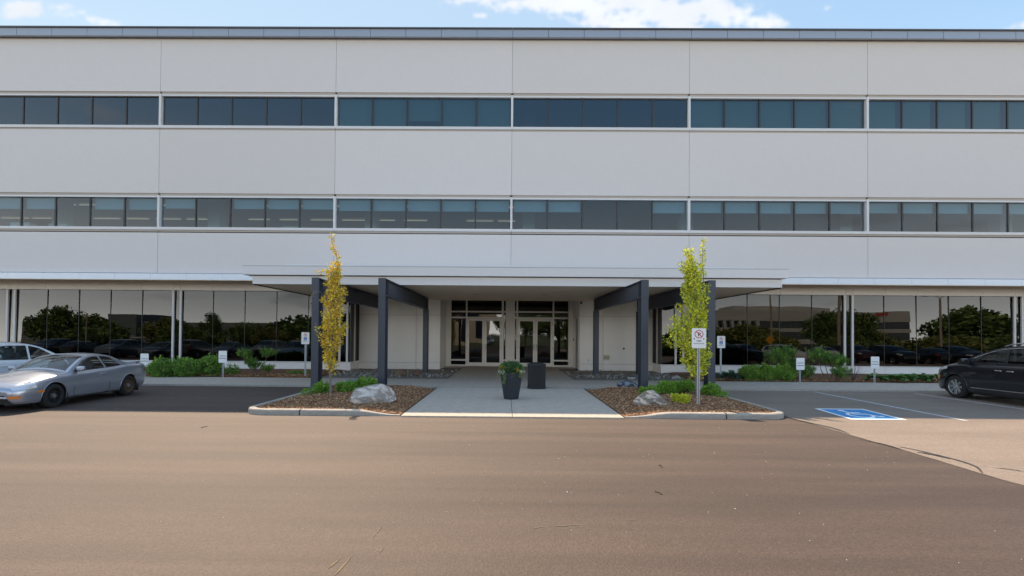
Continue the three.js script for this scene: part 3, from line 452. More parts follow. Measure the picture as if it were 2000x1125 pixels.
// ---------------------------------------------------------------- plants
// leaves: list of {p:[x,y,z], d:[direction], s:length, w:width ratio, c:[rgb]}
function leaves(list) {
  const n = list.length, P = new Float32Array(n * 12), Cc = new Float32Array(n * 12), ix = new Uint32Array(n * 6), d = new THREE.Vector3(), u = new THREE.Vector3(), s = new THREE.Vector3(), f = new THREE.Vector3();
  list.forEach((l, i) => {
    d.set(...l.d).normalize(); u.set(rr(-1, 1), rr(-1, 1), rr(-1, 1)); if (l.n) u.set(...l.n); s.crossVectors(d, u).normalize(); f.crossVectors(s, d).normalize();
    const w = l.s * (l.w || 0.5) / 2, b = l.p, m = 0.45 * l.s, up = w * 0.45;
    const v = [b[0], b[1], b[2], b[0] + d.x * m + s.x * w + f.x * up, b[1] + d.y * m + s.y * w + f.y * up, b[2] + d.z * m + s.z * w + f.z * up, b[0] + d.x * l.s, b[1] + d.y * l.s - l.s * (l.droop || 0), b[2] + d.z * l.s, b[0] + d.x * m - s.x * w + f.x * up, b[1] + d.y * m - s.y * w + f.y * up, b[2] + d.z * m - s.z * w + f.z * up];
    P.set(v, i * 12); for (let k = 0; k < 4; k++) Cc.set(l.c, i * 12 + k * 3); ix.set([i * 4, i * 4 + 1, i * 4 + 2, i * 4, i * 4 + 2, i * 4 + 3], i * 6);
  });
  const g = new THREE.BufferGeometry(); g.setAttribute('position', new THREE.BufferAttribute(P, 3)); g.setAttribute('color', new THREE.BufferAttribute(Cc, 3)); g.setAttribute('uv', new THREE.BufferAttribute(new Float32Array(n * 8), 2)); g.setIndex(new THREE.BufferAttribute(ix, 1)); g.computeVertexNormals(); return g;
}
const ball = () => { let x, y, z; do { x = rr(-1, 1); y = rr(-1, 1); z = rr(-1, 1); } while (x * x + y * y + z * z > 1); return [x, y, z]; };
const pick = a => a[Math.floor(rnd() * a.length)];
// columnar tree: leaders with upright limbs, leaves along every limb
function columnarTree(name, label, pos, leaders, limbs, leafSize, hues, per) {
  const t = thing(name, label, 'tree', pos), wood = [], L = [];
  const along = (c, n, spread, from = 0.15) => { for (let i = 0; i < n; i++) { const u = from + (1 - from) * Math.pow(rnd(), 0.85), q = c.getPoint(u), b = ball(), k = spread * (0.4 + 0.6 * rnd()); L.push({ p: [q.x + b[0] * k, q.y + b[1] * k, q.z + b[2] * k], d: [b[0] * 1.2 + rr(-0.4, 0.4), b[1] * 0.6 + rr(-0.35, 0.5), b[2] * 1.2 + rr(-0.4, 0.4)], s: leafSize * rr(0.65, 1.25), w: 0.62, c: leafHue(pick(hues), 0.28) }); } };
  leaders.forEach(([pts, r, n]) => { wood.push(tube(pts, r, 0.004, 16, 7)); along(new THREE.CatmullRomCurve3(pts.map(p => new THREE.Vector3(...p))), n, 0.07, 0.45); });
  for (const [y, dx, dz, len, n] of limbs) {
    const base = new THREE.CatmullRomCurve3(leaders[0][0].map(p => new THREE.Vector3(...p))); let u = 0; while (u < 0.98 && base.getPoint(u).y < y) u += 0.01; const b = base.getPoint(u);
    const pts = [[b.x, b.y, b.z], [b.x + dx * 0.6, b.y + len * 0.3, b.z + dz * 0.6], [b.x + dx * 0.95, b.y + len * 0.65, b.z + dz * 0.95], [b.x + dx * 1.05 + rr(-0.05, 0.05), b.y + len, b.z + dz]];
    wood.push(tube(pts, 0.010, 0.003, 7, 5)); along(new THREE.CatmullRomCurve3(pts.map(p => new THREE.Vector3(...p))), n, 0.085);
  }
  part(t, 'trunk', wood, M.barkGrey); const cr = part(t, 'crown', leaves(L), M.leaf); cr.userData.kind = 'stuff'; return t;
}
{
  const prof = curve([[0.5, 0.08], [0.8, 0.12], [1.1, 0.22], [1.6, 0.31], [2.3, 0.31], [2.8, 0.25], [3.1, 0.13], [3.4, 0.06]]), limbs = [];
  for (let i = 0; i < 64; i++) { const y = 0.45 + 2.55 * Math.pow(i / 63, 0.9), a = i * 2.4, r = prof(y + 0.35) * rr(0.5, 1.12); limbs.push([y, Math.cos(a) * r, Math.sin(a) * r, rr(0.25, 0.75), 66]); }
  columnarTree('columnar_tree', 'slender columnar tree with golden yellow leaves on the left island', [-4.73, hLeft(-4.73, -13.2) - 0.02, -13.2],
    [[[[0, 0, 0], [0.0, 0.8, 0.02], [0.03, 1.7, 0], [0.06, 2.6, 0], [0.12, 3.2, 0], [0.16, 3.65, 0], [0.02, 3.95, 0], [-0.04, 4.3, 0]], 0.036, 210], [[[0.06, 2.9, 0], [-0.02, 3.15, 0.02], [-0.16, 3.3, 0.03], [-0.4, 3.24, 0.05]], 0.008, 44], [[[0.1, 2.6, 0], [0.25, 2.5, 0.1], [0.42, 2.58, 0.1]], 0.007, 4], [[[-0.1, 2.5, 0], [-0.3, 2.75, 0.1], [-0.48, 2.62, 0.1]], 0.006, 4]], limbs, 0.068, [[0.90, 0.60, 0.02], [0.95, 0.68, 0.03], [0.74, 0.62, 0.03], [0.72, 0.40, 0.04], [0.52, 0.48, 0.03], [0.95, 0.80, 0.12]]);
}
{
  const prof = curve([[0.5, 0.12], [0.9, 0.3], [1.3, 0.42], [1.8, 0.46], [2.3, 0.36], [2.8, 0.3], [3.3, 0.24], [3.7, 0.12], [4, 0.06]]), limbs = [];
  for (let i = 0; i < 84; i++) { const y = 0.42 + 3.0 * Math.pow(i / 83, 1.0), a = i * 2.4, r = prof(y + 0.3) * rr(0.45, 1.18), low = y > 0.9 && y < 1.7 ? -0.14 : -0.04; limbs.push([y, Math.cos(a) * r + low, Math.sin(a) * r, rr(0.2, 0.7), 82]); }
  for (let i = 0; i < 6; i++) limbs.push([1.1 + 0.12 * i, -0.82 + 0.05 * i, rr(-0.2, 0.3), 0.42, 60]);
  columnarTree('columnar_tree', 'bushier columnar tree with bright yellow green leaves on the right island', [5.2, hRight(5.2, -13.45) - 0.02, -13.45],
    [[[[0, 0, 0], [0.0, 0.7, 0], [-0.03, 1.6, 0], [-0.05, 2.5, 0], [-0.12, 3.2, 0], [-0.16, 3.6, 0], [-0.35, 3.95, 0]], 0.045, 260], [[[0, 1.6, 0], [0.12, 2.4, 0.03], [0.16, 3.2, 0.02], [0.13, 3.7, 0], [0.17, 4.3, 0]], 0.02, 180]], limbs, 0.070, [[0.76, 0.78, 0.02], [0.90, 0.88, 0.03], [0.52, 0.58, 0.025], [0.88, 0.82, 0.07], [0.34, 0.42, 0.03]]);
}
function shrub(name, label, pos, r, hues, o = {}) { // r: [rx, ry, rz]
  const t = thing(name, label, o.category || 'shrub', pos, 0, o.group), L = [], stems = [], n = o.n || 1800, clumps = o.clumps || 26, cs = [];
  for (let i = 0; i < clumps; i++) { const b = ball(), k = Math.pow(b[0] ** 2 + b[1] ** 2 + b[2] ** 2, -0.25) * 0.86; cs.push([b[0] * k * r[0], Math.max(0.06, (0.5 + 0.5 * b[1] * k) * r[1] * 2 * (o.flat || 1)) * 0.9 + (o.lift || 0), b[2] * k * r[2]]); }
  cs.forEach((c, i) => { if (i % 2 === 0) stems.push(tube([[c[0] * 0.12, 0, c[2] * 0.12], [c[0] * 0.5, c[1] * 0.45, c[2] * 0.5], c], 0.012, 0.004, 6, 5)); });
  const cr = o.clumpR || 0.14;
  for (let i = 0; i < n; i++) { const c = cs[i % clumps], b = ball(), q = Math.hypot(...b) + 0.01; L.push({ p: [c[0] + b[0] * cr, Math.max(0.02, c[1] + b[1] * cr * 0.9), c[2] + b[2] * cr], d: [b[0] / q + rr(-0.4, 0.4), b[1] / q + rr(0, o.up ?? 0.6), b[2] / q + rr(-0.4, 0.4)], s: (o.leaf || 0.05) * rr(0.7, 1.3), w: o.w || 0.55, c: leafHue(pick(hues), 0.25) }); }
  for (let i = 0; i < (o.shoots ?? Math.round(clumps * 0.7)); i++) { const c = pick(cs), hgt = rr(0.06, 0.22) * Math.min(1, r[1] * 4), lx = rr(-0.06, 0.06), lz = rr(-0.06, 0.06); for (let q = 0; q < 16; q++) { const u = q / 15; L.push({ p: [c[0] + lx * u, c[1] + cr * 0.5 + hgt * u, c[2] + lz * u], d: [rr(-1, 1), rr(0.2, 1.2), rr(-1, 1)], s: (o.leaf || 0.05) * rr(0.6, 1.1), w: o.w || 0.55, c: leafHue(hues[hues.length > 2 ? Math.floor(rnd() * 3) : 0], 0.25).map(z => z * 1.15) }); } }
  part(t, 'stems', stems, M.bark); part(t, 'foliage', leaves(L), M.leaf).userData.kind = 'stuff'; return t;
}
const fresh = [[0.22, 0.42, 0.03], [0.28, 0.50, 0.035], [0.14, 0.30, 0.03]], deep = [[0.14, 0.29, 0.03], [0.20, 0.38, 0.04], [0.28, 0.48, 0.05], [0.09, 0.19, 0.03]], lime = [[0.66, 0.68, 0.03], [0.55, 0.58, 0.03]], pine = [[0.08, 0.17, 0.03], [0.12, 0.25, 0.035], [0.20, 0.36, 0.04], [0.05, 0.11, 0.025]], hedge = [[0.19, 0.36, 0.03], [0.26, 0.45, 0.035], [0.12, 0.24, 0.03]];
shrub('low_shrub', 'small bright green shrub at the foot of the leftmost canopy column', [-5.02, hLeft(-5.0, -13.25), -13.3], [0.2, 0.13, 0.2], fresh, { n: 1500, clumps: 18, clumpR: 0.1, leaf: 0.055 });
shrub('low_shrub', 'bright green shrub just right of the golden tree trunk', [-4.45, hLeft(-4.4, -13.5), -13.6], [0.24, 0.13, 0.22], fresh, { n: 1800, clumps: 20, clumpR: 0.1, leaf: 0.055 });
shrub('low_shrub', 'larger green shrub behind the left front boulder', [-4.05, hLeft(-4.0, -13.9), -14.0], [0.32, 0.18, 0.26], fresh, { n: 2400, clumps: 26, clumpR: 0.11, leaf: 0.055 });
shrub('low_shrub', 'wide green shrub between right boulder and yellow green tree', [4.55, hRight(4.5, -13.8), -13.9], [0.36, 0.16, 0.26], fresh, { n: 2400, clumps: 26, clumpR: 0.11, leaf: 0.055 });
shrub('low_shrub', 'green shrub directly behind the yellow green tree trunk', [5.1, hRight(5.1, -13.9), -13.95], [0.28, 0.17, 0.24], fresh, { n: 1500, clumps: 18, clumpR: 0.1, leaf: 0.055 });
shrub('low_shrub', 'green shrub at the foot of the rightmost canopy column', [5.62, hRight(5.6, -13.4), -13.5], [0.24, 0.14, 0.2], fresh, { n: 1700, clumps: 20, clumpR: 0.1, leaf: 0.055 });
shrub('low_shrub', 'low green shrub behind the right front boulder', [3.95, hRight(3.95, -13.5), -13.6], [0.3, 0.1, 0.2], fresh, { n: 1000, clumps: 14, clumpR: 0.09, leaf: 0.05 });
shrub('lime_plant', 'tiny lime yellow plant in the mulch before the no parking sign', [4.25, hRight(4.25, -12), -12.0], [0.22, 0.075, 0.18], lime, { n: 500, clumps: 14, clumpR: 0.08, leaf: 0.075, w: 0.4, category: 'plant' });
shrub('weed', 'thin weed growing beside the left island kerb', [-5.2, hLeft(-5.2, -12.9), -12.95], [0.2, 0.05, 0.2], fresh, { n: 160, clumps: 12, clumpR: 0.06, leaf: 0.08, w: 0.22, category: 'weed' });
shrub('weed', 'thin weed growing beside the right island kerb', [5.85, hRight(5.8, -13.2), -13.25], [0.14, 0.05, 0.14], fresh, { n: 120, clumps: 10, clumpR: 0.06, leaf: 0.08, w: 0.22, category: 'weed' });
// beds along the facade
[[-13.3, -18.95, 0.5, 0.36, 'leafy green shrub behind the tail of the silver coupe'], [-12.5, -19.1, 0.62, 0.37, 'second leafy green shrub of the left window bed'], [-11.75, -19.4, 0.55, 0.42, 'leafy green shrub with taller shoots left of the parking sign']].forEach(([x, z, a, h, l]) => shrub('leafy_shrub', l, [x, 0.05, z], [a, h, 0.45], deep, { n: 5200, clumps: 60, clumpR: 0.13, leaf: 0.08, group: 'leafy shrubs in the left window bed' }));
shrub('leafy_shrub', 'sparse low green shrub just right of the left visitor sign', [-11.1, 0.05, -19.7], [0.35, 0.2, 0.3], deep, { n: 700, clumps: 18, clumpR: 0.12, leaf: 0.06 });
function pineShrub(label, x, z, pads, n) {
  const t = thing('pine_shrub', label, 'shrub', [x, 0.05, z]), L = [], w = [];
  for (const [px, py, pz, pr, ph] of pads) {
    w.push(tube([[px * 0.1, 0, pz * 0.1], [px * 0.5 + rr(-0.08, 0.08), py * 0.4, pz * 0.5], [px * 0.85, py * 0.8, pz], [px, py, pz]], 0.022, 0.006, 8, 6));
    for (let i = 0; i < n * 0.55; i++) {
      const b = ball(), jag = rr(0.6, 1.25), c = [px + b[0] * pr * jag, py + b[1] * ph * jag, pz + b[2] * pr * jag], len = rr(0.08, 0.2), tx = b[0] * 0.5 + rr(-0.3, 0.3), tz = b[2] * 0.5 + rr(-0.3, 0.3), hue = pick(pine);
      if (i % 5 === 0) w.push(tube([[px * 0.9, py - ph, pz], [lerp(px, c[0], 0.6), lerp(py - ph, c[1], 0.5), lerp(pz, c[2], 0.6)], c], 0.008, 0.003, 4, 4));
      for (let k = 0; k < 30; k++) { const u = rnd(), a = rr(0, 6.28); L.push({ p: [c[0] + tx * len * u, c[1] + len * u, c[2] + tz * len * u], d: [Math.cos(a) + tx, rr(0.5, 1.3), Math.sin(a) + tz], s: rr(0.05, 0.10), w: 0.13, c: leafHue(hue, 0.3) }); }
    }
  }
  part(t, 'branches', w, M.bark); part(t, 'needles', leaves(L), M.leafDull).userData.kind = 'stuff'; return t;
}
pineShrub('open pine shrub with bare leaning stems left of the accessible sign', -10.05, -19.6, [[-0.4, 0.82, 0, 0.24, 0.14], [-0.15, 0.5, 0.1, 0.2, 0.1], [0.45, 0.85, -0.1, 0.3, 0.13], [0.1, 0.35, 0.15, 0.25, 0.1], [0.55, 0.22, 0.1, 0.2, 0.1]], 130);
pineShrub('dense spreading pine shrub behind the right visitor sign', 11.5, -19.9, [[-0.6, 0.85, 0, 0.45, 0.3], [-0.1, 1.0, -0.2, 0.4, 0.25], [0.0, 0.55, 0.2, 0.4, 0.25], [0.35, 0.3, 0.3, 0.35, 0.25]], 260);
pineShrub('wind bent pine shrub with open trunk right of the visitor sign', 12.75, -19.5, [[-0.5, 0.95, 0, 0.3, 0.22], [0.1, 0.75, 0.05, 0.38, 0.2], [0.4, 0.72, -0.1, 0.3, 0.24], [0.25, 0.3, 0.2, 0.32, 0.2], [-0.1, 0.9, -0.2, 0.3, 0.2]], 200);
[[9.55, 'bright green rounded hedge shrub beside the hosta'], [10.2, 'middle bright green hedge shrub of the right bed'], [10.85, 'bright green hedge shrub touching the right visitor sign']].forEach(([x, l]) => shrub('hedge_shrub', l, [x, 0.05, -19.35], [0.42, 0.29, 0.4], hedge, { n: 5200, clumps: 56, clumpR: 0.12, leaf: 0.10, w: 0.26, up: 1.8, group: 'hedge shrubs in the right bed' }));
function hosta(label, x, z, r, n, hue, size = 0.22) {
  const t = thing('hosta', label, 'plant', [x, 0.06, z]), L = [];
  for (let i = 0; i < n; i++) { const a = rr(0, 6.28), k = Math.sqrt(rnd()), up = lerp(1.1, 0.15, k); L.push({ p: [Math.cos(a) * k * r * 0.55, 0.05 + (1 - k) * 0.14 + 0.05 * rnd(), Math.sin(a) * k * r * 0.55], d: [Math.cos(a), up, Math.sin(a)], n: [0, 1, 0.2], s: size * rr(0.7, 1.2), w: 0.7, droop: 0.22, c: leafHue(hue, 0.25) }); }
  part(t, 'leaves', leaves(L), M.leafDull); return t;
}
hosta('broad blue green hosta at the right accessible sign', 8.75, -19.5, 0.6, 90, [0.07, 0.15, 0.09], 0.3);
[[14.5, 'leftmost green hosta of the row near the black van'], [15.05, 'second green hosta in the row near the black van'], [15.6, 'green hosta in the middle of the row by the black van'], [16.15, 'green hosta with a tall stem beside the black van'], [16.75, 'hosta half hidden behind the nose of the black van']].forEach(([x, l]) => hosta(l, x, -19.35 + rr(-0.15, 0.15), 0.5, 60, [0.10, 0.22, 0.05], 0.24));
{ const t = thing('bare_shrub', 'leafless twiggy shrub between pine shrub and hostas', 'shrub', [13.55, 0.05, -19.3]), w = []; for (let i = 0; i < 34; i++) { const a = rr(0, 6.28), r = rr(0.1, 0.4), h = rr(0.3, 0.68); w.push(tube([[0, 0, 0], [Math.cos(a) * r * 0.4, h * 0.5, Math.sin(a) * r * 0.4], [Math.cos(a) * r + rr(-0.1, 0.1), h, Math.sin(a) * r]], 0.008, 0.003, 5, 4)); } part(t, 'twigs', w, std({ color: C(0.20, 0.14, 0.12), roughness: 0.95 })).userData.kind = 'stuff'; }
shrub('ground_cover', 'low dull green ground cover by the left accessible sign', [-8.7, 0.04, -20.4], [0.6, 0.05, 0.3], deep, { n: 500, clumps: 24, clumpR: 0.08, leaf: 0.06, category: 'ground cover' });

// ---------------------------------------------------------------- boulders
function boulder(label, pos, size, turn, hue, cutSeed, band = 0.5) {
  seed = cutSeed; const g = new THREE.IcosahedronGeometry(1, 24), p = g.attributes.position, v = new THREE.Vector3(), cuts = [], col = [];
  for (let i = 0; i < 15; i++) { const b = ball(), l = Math.hypot(...b) || 1; cuts.push([new THREE.Vector3(b[0] / l, b[1] / l, b[2] / l), rr(0.60, 0.86)]); }
  const o = cutSeed * 0.013;
  for (let i = 0; i < p.count; i++) {
    v.fromBufferAttribute(p, i).normalize(); for (const [n, d] of cuts) { const q = v.dot(n) - d; if (q > 0) v.addScaledVector(n, -q * 0.93); }
    const st = Math.sin((v.y * 6 + v.x * 2.6 + 2.2 * N(v.x * 2 + o, v.y * 2, v.z * 2)) * 1.6), r = 0.05 * fbm(v.x * 4 + o, v.y * 6, v.z * 4, 4) + 0.012 * st + 0.035 * Math.abs(N(v.x * 8, v.y * 13, v.z * 8 + o)) + 0.02 * N(v.x * 19, v.y * 27, v.z * 19); v.multiplyScalar(1 + r);
    const w = smooth(-0.12, 0.2, fbm(v.x * 2.4 + o, v.y * 4 + v.x * 1.5, v.z * 2.4, 5)), k = (1 - band + band * w) * (1 + 0.45 * fbm(v.x * 14, v.y * 22, v.z * 14, 2)), warm = 0.04 * N(v.x * 3, v.y * 3, v.z * 3 + 4);
    col.push(hue[0] * k * (1 + warm), hue[1] * k, hue[2] * k * (1 - warm)); p.setXYZ(i, v.x * size[0], Math.max(v.y, -0.75) * size[1], v.z * size[2]);
  }
  g.setAttribute('color', new THREE.Float32BufferAttribute(col, 3)); g.computeVertexNormals(); g.translate(0, size[1] * 0.52, 0).rotateY(turn);
  return solo('boulder', g, M.rock, label, 'boulder', pos);
}
boulder('large pale grey boulder at the front of the left island', [-3.2, 0.05, -11.75], [0.60, 0.35, 0.38], 0.25, [0.64, 0.555, 0.49], 77, 0.5);
boulder('flat blue grey rock slab at the back of the left island', [-4.6, 0.0, -15.7], [0.62, 0.24, 0.4], -0.3, [0.28, 0.31, 0.34], 412, 0.6);
boulder('pale boulder with dark front at the right island', [3.42, 0.04, -11.8], [0.46, 0.29, 0.34], -0.2, [0.60, 0.51, 0.42], 9031, 0.65);
boulder('dark blue mottled boulder beside the inner right column', [3.85, 0.0, -15.75], [0.36, 0.27, 0.32], 0.5, [0.26, 0.30, 0.35], 2210, 0.8);
boulder('low blue grey slab behind the shrubs of the right island', [5.35, 0.0, -15.7], [0.55, 0.2, 0.3], 0.2, [0.24, 0.28, 0.31], 5150, 0.5);
boulder('brown rock on the gravel left of the doors', [-4.42, 0.02, -20.5], [0.27, 0.22, 0.22], 0.4, [0.24, 0.16, 0.11], 661, 0.4);
boulder('smaller brown rock near the inner left rear column', [-3.75, 0.02, -20.6], [0.22, 0.17, 0.2], 1.2, [0.22, 0.14, 0.10], 1733, 0.4);
boulder('pale flat stone on the gravel right of the doors', [5.0, 0.02, -19.8], [0.2, 0.08, 0.15], 0.3, [0.55, 0.52, 0.48], 881, 0.3);
boulder('white stone on the gravel beside the right accessible sign', [7.0, 0.02, -20.3], [0.22, 0.1, 0.18], 0.9, [0.5, 0.48, 0.45], 317, 0.3);
seed = 99;

// ---------------------------------------------------------------- signs
function signFace(w, h, draw) { const cv = document.createElement('canvas'); cv.width = w; cv.height = h; const c = cv.getContext('2d'); c.fillStyle = '#e9e9e8'; c.fillRect(0, 0, w, h); draw(c, w, h); const t = new THREE.CanvasTexture(cv); t.colorSpace = THREE.SRGBColorSpace; return std({ map: t, roughness: 0.5 }); }
const ring = (c, x, y, r) => { c.fillStyle = '#222'; c.font = `bold ${r * 1.45}px sans-serif`; c.textAlign = 'center'; c.textBaseline = 'middle'; c.fillText('P', x + r * 0.05, y + r * 0.08); c.strokeStyle = '#c0282c'; c.lineWidth = r * 0.2; c.beginPath(); c.arc(x, y, r, 0, 7); c.stroke(); c.beginPath(); c.moveTo(x - r * 0.7, y - r * 0.7); c.lineTo(x + r * 0.7, y + r * 0.7); c.stroke(); };
const text = (c, s, x, y, px, col = '#222') => { c.fillStyle = col; c.font = `bold ${px}px sans-serif`; c.textAlign = 'center'; c.textBaseline = 'middle'; c.fillText(s, x, y); };
const faceNoPark = signFace(300, 450, (c, w) => { ring(c, w / 2, 135, 84); c.fillStyle = '#222'; for (const s of [-1, 1]) { c.beginPath(); c.moveTo(150 + s * 122, 240); c.lineTo(150 + s * 88, 222); c.lineTo(150 + s * 88, 258); c.fill(); } text(c, 'FIRE', 150, 288, 50); text(c, 'ACCESS ROUTE', 150, 345, 32); });
const faceAccess = signFace(300, 450, (c, w) => { ring(c, w / 2, 105, 58); c.fillStyle = '#1f5fb0'; c.fillRect(88, 192, 124, 124); c.strokeStyle = c.fillStyle = '#f0f0f0'; c.lineWidth = 9; c.beginPath(); c.arc(140, 212, 9, 0, 7); c.fill(); c.beginPath(); c.moveTo(141, 226); c.lineTo(146, 262); c.lineTo(172, 262); c.lineTo(186, 292); c.stroke(); c.beginPath(); c.arc(148, 272, 28, 4.2, 0.3, true); c.stroke(); text(c, 'BY PERMIT ONLY', 150, 360, 30); });
const faceVisit = signFace(300, 450, c => { text(c, 'VISITOR', 150, 195, 58, '#20242c'); text(c, 'PARKING', 150, 285, 58, '#20242c'); });
const platePath = (w, h, r) => { const s = new THREE.Shape(); s.moveTo(-w / 2 + r, -h / 2); s.lineTo(w / 2 - r, -h / 2); s.quadraticCurveTo(w / 2, -h / 2, w / 2, -h / 2 + r); s.lineTo(w / 2, h / 2 - r); s.quadraticCurveTo(w / 2, h / 2, w / 2 - r, h / 2); s.lineTo(-w / 2 + r, h / 2); s.quadraticCurveTo(-w / 2, h / 2, -w / 2, h / 2 - r); s.lineTo(-w / 2, -h / 2 + r); s.quadraticCurveTo(-w / 2, -h / 2, -w / 2 + r, -h / 2); return s; };
function sign(name, label, pos, yc, w, h, face, group, turn = 0) {
  const t = thing(name, label, 'sign', pos, turn, group), sh = platePath(w, h, 0.035);
  const pl = part(t, 'plate', new THREE.ExtrudeGeometry(sh, { depth: 0.004, bevelEnabled: false, curveSegments: 6 }).translate(0, yc, 0.026), M.galv);
  const g = new THREE.ShapeGeometry(sh, 6), uv = g.attributes.uv; for (let i = 0; i < uv.count; i++) uv.setXY(i, g.attributes.position.getX(i) / w + 0.5, g.attributes.position.getY(i) / h + 0.5);
  part(pl, 'print', g.translate(0, yc, 0.033), face); for (const s of [-1, 1]) part(pl, 'bolt', new THREE.CylinderGeometry(0.007, 0.007, 0.008, 8).rotateX(Math.PI / 2).translate(0, yc + s * h * 0.45, 0.037), M.galv);
  part(t, 'post', new THREE.ExtrudeGeometry(new THREE.Shape([[-0.035, 0], [-0.02, 0], [-0.014, -0.028], [0.014, -0.028], [0.02, 0], [0.035, 0], [0.035, 0.004], [0.016, 0.004], [0.010, -0.022], [-0.010, -0.022], [-0.016, 0.004], [-0.035, 0.004]].map(p => new THREE.Vector2(p[0], -p[1]))), { depth: yc + h / 2 - 0.02 + 0.25, bevelEnabled: false }).rotateX(-Math.PI / 2).translate(0, -0.25, -0.002), M.galv); return t;
}
sign('parking_sign', 'no parking fire route sign on a steel post in the right island', [4.53, hRight(4.53, -11.65), -11.65], 1.57, 0.335, 0.47, faceNoPark, null, -0.03);
sign('parking_sign', 'accessible parking sign in the bed left of the canopy', [-8.0, 0.06, -19.5], 1.51, 0.315, 0.47, faceAccess);
sign('parking_sign', 'accessible parking sign in the bed right of the canopy', [8.42, 0.06, -19.4], 1.49, 0.315, 0.47, faceAccess);
sign('parking_sign', 'low visitor parking sign between leafy shrubs and pine shrub', [-10.98, 0.06, -18.98], 0.77, 0.32, 0.46, faceVisit);
sign('parking_sign', 'low visitor parking sign behind the silver coupe', [-14.02, 0.06, -18.98], 0.64, 0.32, 0.46, faceVisit);
sign('parking_sign', 'low visitor parking sign beside the dense pine shrub', [11.27, 0.06, -18.98], 0.68, 0.32, 0.46, faceVisit);
sign('parking_sign', 'low visitor parking sign near the black van and hostas', [14.12, 0.06, -18.98], 0.75, 0.32, 0.46, faceVisit);

// ---------------------------------------------------------------- planter pot and litter bin on the walk
{
  const t = thing('planter_pot', 'tall tapered dark pot with flowers on the walkway', 'planter', [0.13, 0.03, -13.35]);
  part(t, 'pot', lathe([[0, 0], [0.185, 0], [0.2, 0.012], [0.305, 0.68], [0.315, 0.695], [0.315, 0.715], [0.285, 0.715], [0.28, 0.66], [0, 0.66]], 48), M.pot); part(t, 'soil', cyl(0.278, 0.278, 0.02, 0, 0.645, 0, 30), M.soil);
  const L = []; for (let i = 0; i < 1500; i++) { const b = ball(), r = Math.hypot(...b) + 0.01; L.push({ p: [b[0] * 0.3, 0.80 + b[1] * 0.2, b[2] * 0.28], d: [b[0] / r + rr(-0.5, 0.5), rr(-0.3, 0.9), b[2] / r + rr(-0.5, 0.5)], s: rr(0.05, 0.10), w: 0.6, c: leafHue(pick([[0.05, 0.17, 0.04], [0.08, 0.22, 0.05], [0.04, 0.13, 0.05], [0.16, 0.27, 0.04]]), 0.25) }); }
  for (const [ax, n] of [[-0.16, 60], [-0.32, 40], [0.28, 30], [0.05, 20]]) for (let i = 0; i < n; i++) { const u = i / n; L.push({ p: [ax - 0.05 * u + rr(-0.04, 0.04), 0.74 - (ax === -0.16 ? 0.32 : 0.13) * u, 0.29 - 0.02 * u + rr(-0.02, 0.03)], d: [rr(-1, 1), rr(-0.8, 0.3), rr(0, 1)], s: rr(0.03, 0.06), w: 0.6, c: leafHue([0.20, 0.30, 0.05], 0.25) }); }
  part(t, 'foliage', leaves(L), M.leaf).userData.kind = 'stuff';
  const pet = (name, hue, spots, n) => { const F = []; for (const [x, y, z] of spots) for (let i = 0; i < n; i++) { const b = ball(); F.push({ p: [x + b[0] * 0.035, y + b[1] * 0.03, z + b[2] * 0.03], d: [b[0], b[1] + 0.3, b[2] + 0.5], s: 0.035, w: 0.9, c: leafHue(hue, 0.12) }); } part(t, name, leaves(F), M.leafDull); };
  pet('yellow_flower', [0.62, 0.42, 0.05], [[-0.27, 0.87, 0.14], [-0.16, 0.84, 0.22], [-0.3, 0.78, 0.1], [0.2, 0.76, 0.25], [0.15, 0.79, 0.24]], 14); pet('white_flower', [0.75, 0.74, 0.70], [[0.28, 0.74, 0.18], [0.32, 0.745, 0.12], [-0.31, 0.735, 0.16], [0.25, 0.735, 0.22], [-0.22, 0.75, 0.24]], 16);
}
{
  const t = thing('litter_bin', 'round black ribbed litter bin on the walkway', 'bin', [0.98, 0.03, -16.05]), s = new THREE.Shape(), n = 120;
  for (let i = 0; i <= n; i++) { const a = i / n * Math.PI * 2, r = 0.292 + (i % 3 === 0 ? -0.008 : 0); s[i ? 'lineTo' : 'moveTo'](Math.cos(a) * r, Math.sin(a) * r); }
  part(t, 'body', new THREE.ExtrudeGeometry(s, { depth: 0.70, bevelEnabled: false }).rotateX(-Math.PI / 2).translate(0, 0.03, 0), M.bin);
  part(t, 'base_ring', lathe([[0, 0], [0.3, 0], [0.305, 0.01], [0.305, 0.05], [0.29, 0.055]], 40), M.bin); const lid = part(t, 'lid', lathe([[0.11, 0.83], [0.2, 0.825], [0.28, 0.805], [0.305, 0.785], [0.308, 0.735], [0.292, 0.73]], 44), M.bin); part(lid, 'opening_rim', new THREE.TorusGeometry(0.115, 0.014, 8, 30).rotateX(Math.PI / 2).translate(0, 0.832, 0), M.bin); part(lid, 'liner', cyl(0.1, 0.11, 0.3, 0, 0.52, 0), M.black);
}
